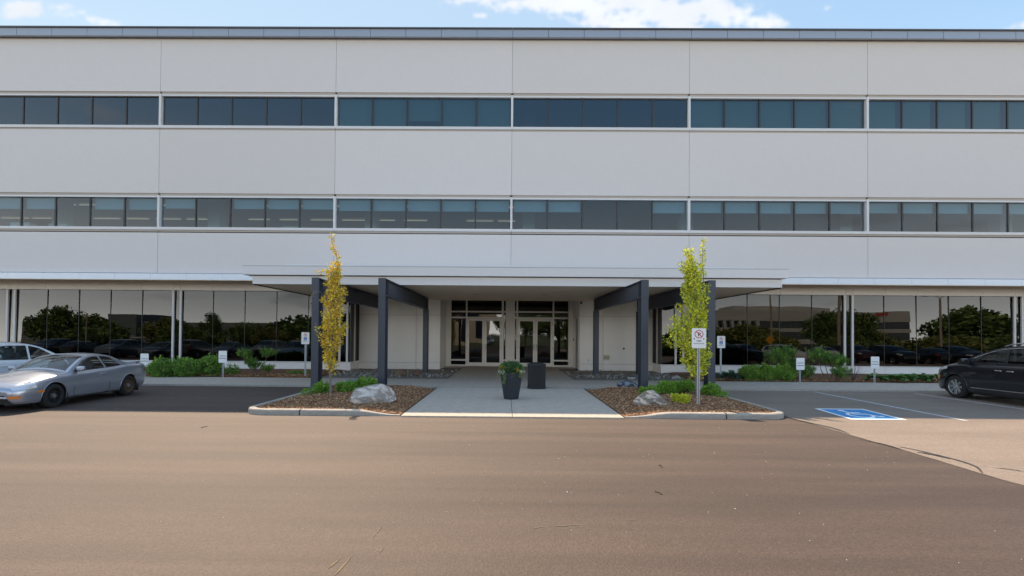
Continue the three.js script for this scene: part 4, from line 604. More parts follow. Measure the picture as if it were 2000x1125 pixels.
// ---------------------------------------------------------------- vehicles
const carGlass = phys({ color: C(0.66, 0.72, 0.70), roughness: 0, transmission: 1, thickness: 0, ior: 1.8 }), carGlassDark = phys({ color: C(0.10, 0.11, 0.12), roughness: 0, transmission: 1, thickness: 0, ior: 1.6 });
const rubber = std({ color: C(0.018, 0.017, 0.017), roughness: 0.9 }), darkPlastic = std({ color: C(0.02, 0.02, 0.021), roughness: 0.6 }), chrome = std({ color: C(0.75, 0.75, 0.76), roughness: 0.16, metalness: 1 }), alloy = std({ color: C(0.42, 0.43, 0.45), roughness: 0.32, metalness: 0.8 }), steelRim = std({ color: C(0.02, 0.02, 0.022), roughness: 0.55, metalness: 0.4 }), rust = std({ color: C(0.10, 0.055, 0.03), roughness: 0.85 }), amber = std({ color: C(0.75, 0.22, 0.02), roughness: 0.25 }), redLamp = std({ color: C(0.35, 0.015, 0.015), roughness: 0.2 }), lampGlass = phys({ color: C(0.72, 0.74, 0.76), roughness: 0.12, clearcoat: 1, metalness: 0.25 }), seatCloth = std({ color: C(0.09, 0.09, 0.095), roughness: 0.95 });
function wheelGeos(r, w, kind) {
  const ty = lathe([[r * 0.62, -w / 2 + 0.012], [r * 0.70, -w / 2], [r * 0.92, -w / 2 + 0.004], [r * 0.985, -w / 2 + 0.03], [r, -w / 2 + 0.06], [r, w / 2 - 0.06], [r * 0.985, w / 2 - 0.03], [r * 0.92, w / 2 - 0.004], [r * 0.70, w / 2], [r * 0.62, w / 2 - 0.012]], 48).rotateX(Math.PI / 2);
  const rim = [lathe([[r * 0.63, -w / 2 + 0.02], [r * 0.60, -w * 0.2], [r * 0.58, w * 0.1], [r * 0.60, w / 2 - 0.03], [r * 0.635, w / 2 - 0.008], [r * 0.655, w / 2 - 0.004]], 48).rotateX(Math.PI / 2)];
  const n = kind === 'alloy' ? 8 : 10, hubZ = w / 2 - 0.03;
  if (kind === 'alloy') for (let i = 0; i < n; i++) { const s = new THREE.Shape([[-0.024, r * 0.14], [0.024, r * 0.14], [0.042, r * 0.61], [-0.030, r * 0.61]].map(p => new THREE.Vector2(...p))); rim.push(new THREE.ExtrudeGeometry(s, { depth: 0.03, bevelEnabled: true, bevelSize: 0.006, bevelThickness: 0.006, bevelSegments: 1 }).translate(0, 0, hubZ - 0.02).rotateZ(i / n * Math.PI * 2)); }
  else { const s = new THREE.Shape(); s.absarc(0, 0, r * 0.6, 0, Math.PI * 2, false); for (let i = 0; i < n; i++) { const h = new THREE.Path(), a = i / n * Math.PI * 2; h.absarc(Math.cos(a) * r * 0.42, Math.sin(a) * r * 0.42, r * 0.075, 0, Math.PI * 2, true); s.holes.push(h); } rim.push(new THREE.ExtrudeGeometry(s, { depth: 0.015, bevelEnabled: true, bevelSize: 0.006, bevelThickness: 0.01, bevelSegments: 2, curveSegments: 30 }).translate(0, 0, hubZ - 0.045)); }
  const hub = [new THREE.CylinderGeometry(r * 0.16, r * 0.19, 0.05, 20).rotateX(Math.PI / 2).translate(0, 0, hubZ)]; for (let i = 0; i < 5; i++) hub.push(new THREE.CylinderGeometry(0.011, 0.011, 0.02, 6).rotateX(Math.PI / 2).translate(Math.cos(i * 1.2566) * r * 0.24, Math.sin(i * 1.2566) * r * 0.24, hubZ - 0.012));
  return { ty, rim: merge(rim), hub: merge(hub), disc: new THREE.CylinderGeometry(r * 0.5, r * 0.5, 0.02, 28).rotateX(Math.PI / 2).translate(0, 0, -0.02) };
}
/* S: len, pts ys (shoulder height), yb (underside), hw (half width), crown (hood/deck), g (roof line over the shoulder), zb, lean, wheels [x front, x rear], r, arch, windows, scale */
function car(name, label, S, paint, pos, turn, group) {
  const k = S.scale, t = thing(name, label, 'car', pos, turn, group), ys = curve(S.ys), yb0 = curve(S.yb), hw = curve(S.hw), crown = curve(S.crown), g = curve(S.g), xa = S.g[0][0], xc = S.g[S.g.length - 1][0], Ln = S.len, mid = (S.wheels[0] + S.wheels[1]) / 2;
  const F = x => (mid - x) * k;   // forward coordinate; origin between the axles
  const prof = curve(S.prof || [[0, 0.93], [0.08, 0.965], [0.25, 0.985], [0.5, 1], [0.66, 0.995], [0.78, 0.975], [0.9, 0.95], [0.96, 0.925], [1, 0.88]]);
  const arch = x => { let y = 0; for (const w of S.wheels) { const d = Math.abs(x - w); if (d < S.arch) y = Math.max(y, S.r + Math.sqrt(S.arch * S.arch - d * d) * 1.0); } return y; };
  const yb = x => Math.max(yb0(x), Math.min(arch(x), ys(x) - 0.1));
  const zg = y => S.zb - S.lean * (y - ys(mid));
  const side = (x, y) => hw(x) * prof(clamp((y - yb0(x)) / (ys(x) - yb0(x))));
  // stations
  const st = new Set([0, 0.008, 0.02, 0.04, 0.07, 0.11, Ln - 0.11, Ln - 0.07, Ln - 0.04, Ln - 0.02, Ln - 0.008, Ln, xa - 0.001, xa + 0.001, xc - 0.001, xc + 0.001]); for (let x = 0.15; x < Ln - 0.13; x += 0.05) st.add(x); for (const w of S.wheels) for (const d of [-1, -0.999, -0.985, -0.95, -0.9, 0.9, 0.95, 0.985, 0.999, 1]) st.add(w + d * S.arch);
  const xs = [...st].sort((a, b) => a - b), rows = 14, inn = 7;
  const ringPt = (x, j) => { // j: 0..rows side, then inwards over hood / deck / belt ledge
    if (j <= rows) { const y = lerp(yb(x), ys(x), j / rows); return [y, side(x, y)]; }
    const u = (j - rows) / inn, z0 = side(x, ys(x)), cab = x > xa && x < xc, z1 = cab ? Math.min(S.zb - 0.05, z0 - 0.01) : 0; return [ys(x) + (cab ? 0 : crown(x) * (1 - (1 - u) ** 2.4)) + (cab ? 0.004 * u : 0), lerp(z0, z1, u)];
  };
  const nx = xs.length - 1, bodyG = [1, -1].map(s => surf(nx, rows + inn, (u, v, i, j) => { const x = xs[s > 0 ? i : nx - i], [y, z] = ringPt(x, j); return [F(x), y * k, z * k * s]; }));
  for (const e of [0, Ln]) bodyG.push(surf(1, rows, (u, v, i, j) => { const [y, z] = ringPt(e, j); return [F(e), y * k, z * k * (i ? 1 : -1)]; }));
  { const b = merge(bodyG); b.deleteAttribute('uv'); b.deleteAttribute('normal'); const w = mergeVertices(b, 1e-4); w.computeVertexNormals(); part(t, 'body', w, paint); }
  // greenhouse
  const steps = 44, gx = Array.from({ length: steps + 1 }, (_, i) => lerp(xa, xc, i / steps)), cr = x => lerp(crown(xa), S.roofCrown || 0.05, smooth(xa, S.screen[1], x)) * (x > S.rear[0] ? lerp(1, crown(xc) / (S.roofCrown || 0.05), smooth(S.rear[0], xc, x)) : 1);
  const top = (x, q) => { const z = Math.min(zg(g(x)), side(x, ys(x)) + 0.3); return [F(x), (g(x) + cr(x) * (1 - Math.abs(q) ** 2.2)) * k, z * q * k]; };
  const strip = (x0, x1, q0, q1, n = 14, m = 10) => surf(n, m, (u, v) => top(lerp(x0, x1, u), lerp(q0, q1, v)));
  const [s0, s1] = S.screen, [r0, r1] = S.rear, e = 0.9;
  const roofG = [strip(s1, r0, -1, 1, 24, 14), strip(xa, s0, -1, 1, 3, 12), strip(r1, xc, -1, 1, 4, 12), strip(s0, s1, -1, -e, 14, 2), strip(s0, s1, e, 1, 14, 2), strip(r0, r1, -1, -e, 14, 2), strip(r0, r1, e, 1, 14, 2)];
  const outline = [...gx.map(x => [x, ys(x) - 0.03]), ...gx.slice().reverse().map(x => [x, g(x) + 0.0])];
  const win = S.windows.map(([b0, b1, t0, t1]) => { const p = []; for (let i = 0; i <= 10; i++) { const x = lerp(b0, b1, i / 10); p.push([x, ys(x) + 0.02]); } for (let i = 10; i >= 0; i--) { const x = lerp(t0, t1, i / 10); p.push([x, Math.max(g(x) - (S.rail || 0.055), ys(x) + 0.03)]); } return p; });
  const V2 = a => a.map(p => new THREE.Vector2(...p)), toSide = (geo, s, out = 0) => { const p = geo.attributes.position; for (let i = 0; i < p.count; i++) { const x = p.getX(i), y = p.getY(i); p.setXYZ(i, F(x), y * k, (zg(y) + out) * k * s); } geo.computeVertexNormals(); return geo; };
  for (const s of [1, -1]) { const sh = new THREE.Shape(V2(outline)); for (const w of win) sh.holes.push(new THREE.Path(V2(w))); roofG.push(toSide(new THREE.ShapeGeometry(sh), s)); }
  const roof = part(t, 'roof', roofG, S.blackRoof ? darkPlastic : paint);
  const gl = S.darkGlass ? carGlassDark : carGlass;
  part(t, 'windshield', strip(s0, s1, -e, e), S.darkGlass === 2 ? carGlassDark : carGlass); part(t, 'rear_window', strip(r0, r1, -e, e), gl);
  for (const s of [1, -1]) win.forEach((w, i) => { part(t, 'side_window', toSide(new THREE.ShapeGeometry(new THREE.Shape(V2(w))), s, -0.006), i ? gl : carGlass); });
  if (!S.lite) for (const s of [1, -1]) win.forEach(w => { const c = new THREE.CatmullRomCurve3(w.map(([x, y]) => new THREE.Vector3(F(x), y * k, (zg(y) + 0.002) * k * s)), true, 'catmullrom', 0.05); part(t, 'window_seal', new THREE.TubeGeometry(c, 60, 0.006, 5, true), darkPlastic); });
  if (S.chromeTrim) for (const s of [1, -1]) { const a = S.windows[0][0], z = S.windows[S.windows.length - 1], q = []; for (let i = 0; i <= 30; i++) { const x = lerp(a, z[3], i / 30), y = Math.max(g(x) - S.rail + 0.012, ys(x) + 0.02); q.push(new THREE.Vector3(F(x), y * k, (zg(y) + 0.006) * k * s)); } part(t, 'window_arc_trim', new THREE.TubeGeometry(new THREE.CatmullRomCurve3(q), 60, 0.013, 6, false), chrome); }
  // underbody, cabin, wells
  const W = hw(mid);
  part(t, 'underbody', [box(F(Ln - 0.35), F(0.3), 0.17 * k, 0.36 * k, -W * 0.72 * k, W * 0.72 * k)], darkPlastic);
  part(t, 'cabin', [box(F(xc - 0.05), F(xa + 0.25), 0.36 * k, (ys(mid) - 0.28) * k, -W * 0.8 * k, W * 0.8 * k), rbox(0.35 * k, 0.12 * k, W * 1.6 * k, 0.04, F(xa + 0.32), (ys(xa) - 0.04) * k, 0), box(F(xc - 0.02), F(xc - 0.5), 0.4 * k, (ys(xc) - 0.06) * k, -W * 0.78 * k, W * 0.78 * k)], seatCloth);
  const seatX = xa + (xc - xa) * 0.42; if (!S.lite) { for (const x of [seatX, seatX + 0.85]) for (const s of [1, -1]) { if (x > xc - 0.7) continue; const o = part(t, 'seat', [rbox(0.16 * k, 0.62 * k, 0.46 * k, 0.05, 0, 0.28 * k, 0).rotateZ(0.22).translate(F(x), (ys(mid) - 0.36) * k, s * W * 0.42 * k)], seatCloth); part(o, 'headrest', rbox(0.09 * k, 0.17 * k, 0.26 * k, 0.04, F(x + 0.17), (ys(mid) + 0.28) * k, s * W * 0.42 * k), seatCloth); } part(t, 'steering_wheel', new THREE.TorusGeometry(0.17 * k, 0.014, 8, 28).rotateY(Math.PI / 2).rotateZ(0.4).translate(F(xa + 0.62), (ys(xa) + 0.0) * k, -W * 0.42 * k * -(S.lhd || -1)), darkPlastic); }
  for (const w of S.wheels) for (const s of [1, -1]) part(t, 'wheel_well', [new THREE.CylinderGeometry(S.arch * 0.99 * k, S.arch * 0.99 * k, 0.26 * k, 32, 1, true, Math.PI / 2 - 0.25, Math.PI + 0.5).rotateX(Math.PI / 2).rotateZ(0).translate(F(w), S.r * k, s * (W - 0.17) * k), new THREE.CircleGeometry(S.arch * k, 30).translate(F(w), S.r * k, s * (W - 0.29) * k)], darkPlastic);
  const wg = wheelGeos(S.r * k, 0.205 * k, S.rim === 'steel' ? 'steel' : 'alloy');
  S.wheels.forEach((w, wi) => { for (const s of [1, -1]) { const o = new THREE.Group(); o.name = 'wheel'; o.position.set(F(w), S.r * k, s * (W - 0.115) * k); if (s < 0) o.rotation.y = Math.PI; t.add(o); part(o, 'tyre', wg.ty, rubber); part(o, 'rim', wg.rim, S.rim === 'steel' ? (wi ? rust : steelRim) : alloy); part(o, 'hub', wg.hub, S.rim === 'steel' ? alloy : chrome); part(o, 'brake_disc', wg.disc, darkPlastic); } });
  // patches that follow the body side: x range, height range, offset
  const patch = (nm, x0, x1, y0, y1, m, s, off = 0.006, slant = 0) => part(t, nm, surf(12, 6, (u, v) => { const x = lerp(x0, x1, u), y = lerp(y0 + slant * u, y1 + slant * u, v), yy = Math.min(y, ys(x) - 0.004); const dz = hw(x + 0.01) - hw(x - 0.01), nx = -dz / 0.02, nl = Math.hypot(1, nx); return [F(x) + (nx / nl) * -off * k * -1 * -1, yy * k, (side(x, yy) + off / nl * 1) * k * s]; }), m);
  const lineOn = (nm, pts, s, m, r = 0.004) => part(t, nm, new THREE.TubeGeometry(new THREE.CatmullRomCurve3(pts.map(([x, y]) => new THREE.Vector3(F(x), y * k, (side(x, Math.min(y, ys(x))) + 0.0005) * k * s)), false, 'catmullrom', 0.3), 24, r, 4, false), m);
  for (const s of [1, -1]) {
    for (const [nm, x0, x1, y0, y1, m, off, sl] of S.patches || []) patch(nm, x0, x1, y0, y1, m, s, off || 0.006, sl || 0);
    if (S.lite) continue;
    for (const d of S.doors || []) lineOn('door_gap', d, s, darkPlastic, 0.0055);
    for (const [x, y] of S.handles || []) part(t, 'door_handle', rbox(0.2 * k, 0.035 * k, 0.03 * k, 0.012, F(x), y * k, (side(x, y) + 0.008) * k * s), S.handleMat || paint);
    const mx = S.mirror[0], my = S.mirror[1], mz = zg(my) + 0.10, mo = part(t, 'mirror', [rbox(0.13 * k, 0.13 * k, 0.2 * k, 0.045, F(mx), my * k, (mz + 0.06) * k * s, 4)], paint); part(mo, 'mirror_arm', box(F(mx) - 0.03, F(mx) + 0.03, (my - 0.08) * k, (my - 0.03) * k, Math.min(s * (mz - 0.14), s * (mz + 0.02)) * k, Math.max(s * (mz - 0.14), s * (mz + 0.02)) * k), darkPlastic);
    for (const w of S.wheels) part(t, 'arch_lip', new THREE.TubeGeometry(new THREE.CatmullRomCurve3(Array.from({ length: 17 }, (_, i) => { const a = Math.PI * (i / 16), x = w - Math.cos(a) * S.arch, y = S.r + Math.sin(a) * S.arch; return new THREE.Vector3(F(x), y * k, (side(x, Math.max(y, yb0(x))) - 0.004) * k * s); })), 30, 0.011 * k, 6, false), S.archMat || paint);
    if (S.flaps) S.wheels.forEach(w => part(t, 'mud_flap', box(F(w + S.arch + 0.035), F(w + S.arch + 0.012), 0.12 * k, 0.34 * k, Math.min(s * (W - 0.2), s * (W - 0.01)) * k, Math.max(s * (W - 0.2), s * (W - 0.01)) * k), rubber));
  }
  // nose and tail pieces across the car
  const across = (nm, x0, x1, y0, y1, frac, m, out) => part(t, nm, surf(6, 16, (u, v) => { const y = lerp(y0, y1, u), q = (v - 0.5) * 2 * frac; let x = lerp(x0, x1, u) + (1 - Math.sqrt(Math.max(0, 1 - (q * 0.62) ** 2))) * 0.42; return [F(x - out), y * k, q * hw(0.5) * k]; }), m);
  for (const [nm, x0, x1, y0, y1, f, m, out] of S.nose || []) across(nm, x0, x1, y0, y1, f, m, out || 0.01);
  return { t, F, k, ys, g, zg, side, hw, paint, roof };
}
const coupeS = { scale: 0.905, len: 4.5, r: 0.305, arch: 0.355, wheels: [0.98, 3.565], rim: 'steel', flaps: true, zb: 0.765, lean: 0.42, lhd: 1, roofCrown: 0.045,
  ys: [[0, 0.50], [0.03, 0.575], [0.12, 0.635], [0.4, 0.70], [0.9, 0.785], [1.45, 0.85], [2.2, 0.875], [3.0, 0.905], [3.6, 0.945], [4.1, 0.95], [4.38, 0.935], [4.46, 0.86], [4.5, 0.72]],
  yb: [[0, 0.42], [0.03, 0.30], [0.1, 0.215], [0.4, 0.19], [3.9, 0.19], [4.25, 0.26], [4.45, 0.36], [4.5, 0.52]],
  hw: [[0, 0.58], [0.03, 0.66], [0.12, 0.74], [0.3, 0.805], [0.6, 0.855], [1.0, 0.872], [3.6, 0.872], [4.1, 0.845], [4.36, 0.785], [4.46, 0.72], [4.5, 0.64]],
  crown: [[0, 0.02], [0.12, 0.045], [0.5, 0.075], [1.4, 0.10], [3.4, 0.05], [4.3, 0.03], [4.5, 0.01]],
  g: [[1.42, 0.85], [1.75, 1.045], [2.1, 1.21], [2.4, 1.28], [2.75, 1.285], [3.05, 1.235], [3.35, 1.11], [3.66, 0.955]], screen: [1.47, 2.22], rear: [2.95, 3.56],
  windows: [[1.66, 2.70, 2.02, 2.58], [2.79, 3.34, 2.67, 3.02]], doors: [[[1.58, 0.84], [1.55, 0.5], [1.58, 0.24], [2.2, 0.215], [2.72, 0.24], [2.78, 0.5], [2.74, 0.9]], [[0.92, 0.78], [0.6, 0.735], [0.3, 0.69]]], handles: [[2.56, 0.74]], mirror: [1.72, 0.95],
  patches: [['headlight', 0.05, 0.5, 0.53, 0.675, lampGlass, 0.008, 0.03], ['side_marker', 0.5, 0.68, 0.435, 0.48, amber, 0.006], ['body_moulding', 0.66, 0.66 + 0.001, 0.5, 0.51, darkPlastic], ['taillight', 4.3, 4.44, 0.70, 0.80, redLamp, 0.006], ['rocker_trim', 1.42, 3.14, 0.20, 0.225, darkPlastic, 0.008], ['corner_lamp', 0.02, 0.16, 0.335, 0.395, amber, 0.012]],
  nose: [['grille', 0.02, 0.06, 0.52, 0.56, 0.42, darkPlastic, 0.012]] };
const silver = phys({ color: C(0.42, 0.445, 0.51), roughness: 0.28, metalness: 0.65, clearcoat: 1.0, clearcoatRoughness: 0.06 });
{
  const c = car('silver_coupe', 'silver two door coupe parked nose out at the left', coupeS, silver, [-11.22, 0, -12.42], -Math.PI / 2 + 0.035), { F, k, ys, hw } = c;
  const z = 0.70; const sp = part(c.t, 'spoiler', surf(10, 14, (u, v) => { const q = (v - 0.5) * 2, a = u * Math.PI * 2; return [F(4.22 + 0.13 * Math.cos(a) + 0.05 * q * q * -1), (1.015 + 0.018 * Math.sin(a) - 0.03 * q * q) * k, q * z * k]; }), silver);
  for (const s of [1, -1]) part(sp, 'spoiler_foot', box(F(4.29), F(4.18), 0.94 * k, 1.005 * k, s * 0.55 * k - 0.03, s * 0.55 * k + 0.03), silver);
  for (const s of [1, -1]) { const a = part(c.t, 'bumper_lamp', [rbox(0.03, 0.055 * k, 0.26 * k, 0.01, F(0.055), 0.365 * k, s * 0.5 * k)], lampGlass); part(a, 'turn_signal', rbox(0.035, 0.055 * k, 0.09 * k, 0.01, F(0.075), 0.365 * k, s * 0.655 * k), amber); }
}
const sedanS = { scale: 0.94, len: 4.62, r: 0.32, arch: 0.37, wheels: [0.93, 3.6], zb: 0.80, lean: 0.40, lhd: -1, roofCrown: 0.05,
  ys: [[0, 0.55], [0.04, 0.68], [0.15, 0.76], [0.5, 0.86], [1.2, 0.98], [2.2, 1.02], [3.6, 1.06], [4.3, 1.08], [4.55, 1.02], [4.62, 0.8]], yb: [[0, 0.42], [0.05, 0.28], [0.3, 0.2], [4.0, 0.2], [4.4, 0.3], [4.62, 0.45]],
  hw: [[0, 0.55], [0.05, 0.68], [0.2, 0.79], [0.5, 0.87], [1.0, 0.905], [3.6, 0.905], [4.2, 0.86], [4.52, 0.76], [4.62, 0.62]], crown: [[0, 0.03], [0.5, 0.09], [1.25, 0.11], [3.9, 0.05], [4.62, 0.02]],
  g: [[1.28, 0.98], [1.7, 1.22], [2.15, 1.43], [2.5, 1.50], [3.0, 1.505], [3.5, 1.42], [3.9, 1.27], [4.25, 1.085]], screen: [1.34, 2.2], rear: [3.4, 4.15], windows: [[1.55, 2.46, 2.08, 2.40], [2.54, 3.5, 2.48, 3.4], [3.58, 3.86, 3.48, 3.62]],
  doors: [[[1.5, 0.97], [1.47, 0.5], [1.5, 0.26], [2.45, 0.24], [2.5, 0.5], [2.49, 1.01]], [[2.5, 0.26], [3.3, 0.26], [3.45, 0.6], [3.55, 1.04]]], handles: [[2.3, 0.88], [3.3, 0.9]], mirror: [1.62, 1.07],
  patches: [['headlight', 0.1, 0.6, 0.66, 0.78, lampGlass, 0.008, 0.05], ['taillight', 4.3, 4.56, 0.82, 0.98, redLamp]], nose: [['grille', 0.02, 0.04, 0.45, 0.62, 0.5, darkPlastic]] };
const whiteP = phys({ color: C(0.70, 0.72, 0.74), roughness: 0.4, clearcoat: 0.9, clearcoatRoughness: 0.05 });
car('white_sedan', 'white car parked nose in beyond the silver coupe', { ...sedanS, rear: [3.4, 4.15] }, whiteP, [-13.85, 0, -13.65], Math.PI / 2);
const vanS = { scale: 0.90, len: 5.17, r: 0.372, arch: 0.425, wheels: [0.95, 4.04], zb: 0.915, lean: 0.30, lhd: -1, chromeTrim: true, roofCrown: 0.05, rail: 0.075, handleMat: chrome, darkGlass: 1,
  ys: [[0, 0.60], [0.04, 0.78], [0.14, 0.92], [0.4, 1.03], [0.8, 1.12], [1.1, 1.16], [2.2, 1.18], [4.6, 1.22], [5.05, 1.22], [5.13, 1.1], [5.17, 0.9]], yb: [[0, 0.46], [0.05, 0.32], [0.25, 0.24], [4.5, 0.24], [4.9, 0.3], [5.17, 0.5]],
  hw: [[0, 0.60], [0.05, 0.74], [0.18, 0.86], [0.45, 0.96], [0.9, 1.0], [4.4, 1.0], [4.9, 0.96], [5.1, 0.88], [5.17, 0.78]], crown: [[0, 0.03], [0.4, 0.09], [1.2, 0.10], [5.17, 0.03]],
  g: [[0.98, 1.145], [1.4, 1.34], [1.9, 1.56], [2.35, 1.69], [2.9, 1.745], [3.6, 1.76], [4.4, 1.74], [4.75, 1.66], [5.05, 1.24]], screen: [1.05, 2.1], rear: [4.66, 5.02], windows: [[1.52, 2.48, 1.98, 2.42], [2.58, 3.6, 2.54, 3.56], [3.7, 4.66, 3.66, 4.5]],
  doors: [[[1.52, 1.15], [1.46, 0.7], [1.5, 0.36], [2.4, 0.33], [2.5, 0.6], [2.53, 1.17]], [[2.53, 0.36], [3.5, 0.36], [3.64, 0.7], [3.66, 1.18]]], handles: [[2.36, 0.99], [2.72, 0.99]], mirror: [1.36, 1.25],
  patches: [['headlight', 0.10, 0.62, 0.84, 0.94, lampGlass, 0.008, 0.10], ['side_marker', 0.22, 0.36, 0.58, 0.72, amber, 0.008], ['chrome_strip', 1.5, 3.6, 0.385, 0.415, chrome, 0.01, 0.01], ['belt_trim', 1.1, 4.7, 1.158, 1.172, chrome, 0.004, 0.04], ['taillight', 4.9, 5.12, 0.9, 1.1, redLamp]], nose: [['grille', 0.02, 0.04, 0.55, 0.72, 0.6, darkPlastic]] };
const blackP = phys({ color: C(0.008, 0.009, 0.014), roughness: 0.3, clearcoat: 1, clearcoatRoughness: 0.03 });
{
  const c = car('black_minivan', 'black minivan parked nose in at the right edge', vanS, blackP, [14.17, 0, -13.28], Math.PI / 2);
  for (const s of [1, -1]) part(c.t, 'roof_rail', tube([[c.F(2.35), (c.g(2.35) + 0.035) * c.k, s * 0.73 * c.k], [c.F(2.6), (c.g(2.6) + 0.075) * c.k, s * 0.72 * c.k], [c.F(3.6), (c.g(3.6) + 0.07) * c.k, s * 0.72 * c.k], [c.F(4.5), (c.g(4.5) + 0.04) * c.k, s * 0.72 * c.k]], 0.018, 0.018, 20, 8), chrome);
}
// ---------------------------------------------------------------- what the windows mirror: the car park and street behind the viewer
const suvS = { ...vanS, scale: 0.9, len: 4.75, wheels: [0.92, 3.7], lite: true, chromeTrim: false, g: [[1.12, 1.16], [1.6, 1.42], [2.05, 1.62], [2.5, 1.70], [3.3, 1.71], [4.1, 1.66], [4.4, 1.55], [4.66, 1.24]], screen: [1.2, 2.0], rear: [4.28, 4.6], windows: [[1.52, 2.4, 1.98, 2.36], [2.5, 3.4, 2.46, 3.34], [3.5, 4.26, 3.46, 4.06]], ys: [[0, 0.66], [0.04, 0.84], [0.14, 0.96], [0.4, 1.05], [1.1, 1.16], [4.4, 1.22], [4.66, 1.22], [4.72, 1.1], [4.75, 0.9]], yb: [[0, 0.46], [0.05, 0.32], [0.25, 0.24], [4.2, 0.24], [4.5, 0.3], [4.75, 0.5]], hw: [[0, 0.6], [0.05, 0.74], [0.18, 0.84], [0.45, 0.92], [0.9, 0.95], [4.0, 0.95], [4.5, 0.9], [4.68, 0.84], [4.75, 0.75]], crown: [[0, 0.03], [0.4, 0.09], [1.2, 0.10], [4.75, 0.03]], patches: [['headlight', 0.10, 0.5, 0.84, 0.94, lampGlass, 0.008, 0.08], ['taillight', 4.5, 4.7, 0.9, 1.15, redLamp]], zb: 0.87 };
const sedL = { ...sedanS, lite: true, scale: 0.9 };
const maroon = phys({ color: C(0.05, 0.012, 0.014), roughness: 0.3, clearcoat: 1 }), greyBlue = phys({ color: C(0.10, 0.13, 0.17), roughness: 0.35, metalness: 0.3, clearcoat: 1 });
[[17.6, suvS, blackP, 'black sport utility car mirrored beside the right accessible sign'], [20.8, suvS, blackP, 'second black sport utility car mirrored above the hedge shrubs'], [23.9, suvS, whiteP, 'white sport utility car mirrored above the dense pine shrub'], [27.0, sedL, whiteP, 'white sedan mirrored beside the double white mullion'], [30.1, suvS, maroon, 'maroon sport utility car mirrored behind the right visitor sign'], [33.2, suvS, blackP, 'black sport utility car mirrored left of the black van'], [36.3, sedL, blackP, 'black sedan mirrored above the hood of the black van'], [39.4, suvS, blackP, 'black car mirrored at the rightmost mullions'],
  [-14.6, sedL, blackP, 'black sedan mirrored beside the leftmost canopy column'], [-17.7, suvS, blackP, 'dark car mirrored in the pane left of the accessible sign'], [-20.9, suvS, greyBlue, 'grey blue car mirrored above the open pine shrub'], [-24.1, sedL, greyBlue, 'dark sedan mirrored behind the left visitor sign'], [-27.2, suvS, blackP, 'black car mirrored above the left leafy shrubs'], [-30.4, sedL, greyBlue, 'grey blue sedan mirrored above the coupe boot'], [-33.6, suvS, greyBlue, 'grey blue sport utility car mirrored above the coupe roof'], [-36.8, sedL, blackP, 'black sedan mirrored between coupe and white car'], [-40, suvS, blackP, 'black car mirrored above the white car']]
  .forEach(([x, S, p, l], i) => car('parked_car', l, S, p, [x, 0, -3.6 + 0.3 * Math.sin(i * 2.1)], i % 3 ? Math.PI / 2 : -Math.PI / 2, 'cars mirrored in the ground floor windows'));
car('approaching_car', 'silver sedan mirrored in the left entrance door', { ...sedL }, silver, [-1.6, 0, 26], Math.PI / 2 + 0.3);

function bigTree(label, x, z, h, w, hues, trunkH = 0.25) {
  const t = thing('street_tree', label, 'tree', [x, -0.03, z], 0, 'trees mirrored in the windows'), L = [], wood = [tube([[0, 0, 0], [0.1, h * 0.3, 0], [0, h * 0.6, 0.1], [0, h * 0.92, 0]], 0.02 * h + 0.05, 0.04, 10, 8)], cl = [];
  for (let i = 0; i < 46; i++) { const b = ball(), q = Math.pow(Math.hypot(...b) + 0.01, -0.4), yy = clamp(0.5 + 0.5 * b[1] * q), wd = Math.sin(Math.PI * clamp(0.12 + 0.8 * yy)) ** 0.7; cl.push([b[0] * q * w / 2 * wd, h * (trunkH + (1 - trunkH) * yy * 0.95), b[2] * q * w / 2 * wd]); if (i % 3 === 0) { const c = cl[i]; wood.push(tube([[0, h * trunkH * 0.9, 0], [c[0] * 0.5, lerp(h * trunkH, c[1], 0.6), c[2] * 0.5], c], 0.07, 0.02, 6, 5)); } }
  const R = w * 0.19; for (let i = 0; i < 5200; i++) { const c = cl[i % 46], b = ball(); L.push({ p: [c[0] + b[0] * R, c[1] + b[1] * R * 0.7, c[2] + b[2] * R], d: [b[0] + rr(-0.6, 0.6), rr(-0.5, 0.7), b[2] + rr(-0.6, 0.6)], s: w * rr(0.035, 0.075), w: 0.8, c: leafHue(pick(hues), 0.3) }); }
  part(t, 'trunk', wood, M.bark); part(t, 'crown', leaves(L), M.leafDull).userData.kind = 'stuff';
}
const oak = [[0.16, 0.23, 0.06], [0.21, 0.29, 0.07], [0.10, 0.16, 0.05]], olive = [[0.22, 0.24, 0.06], [0.27, 0.28, 0.07], [0.16, 0.20, 0.05]];
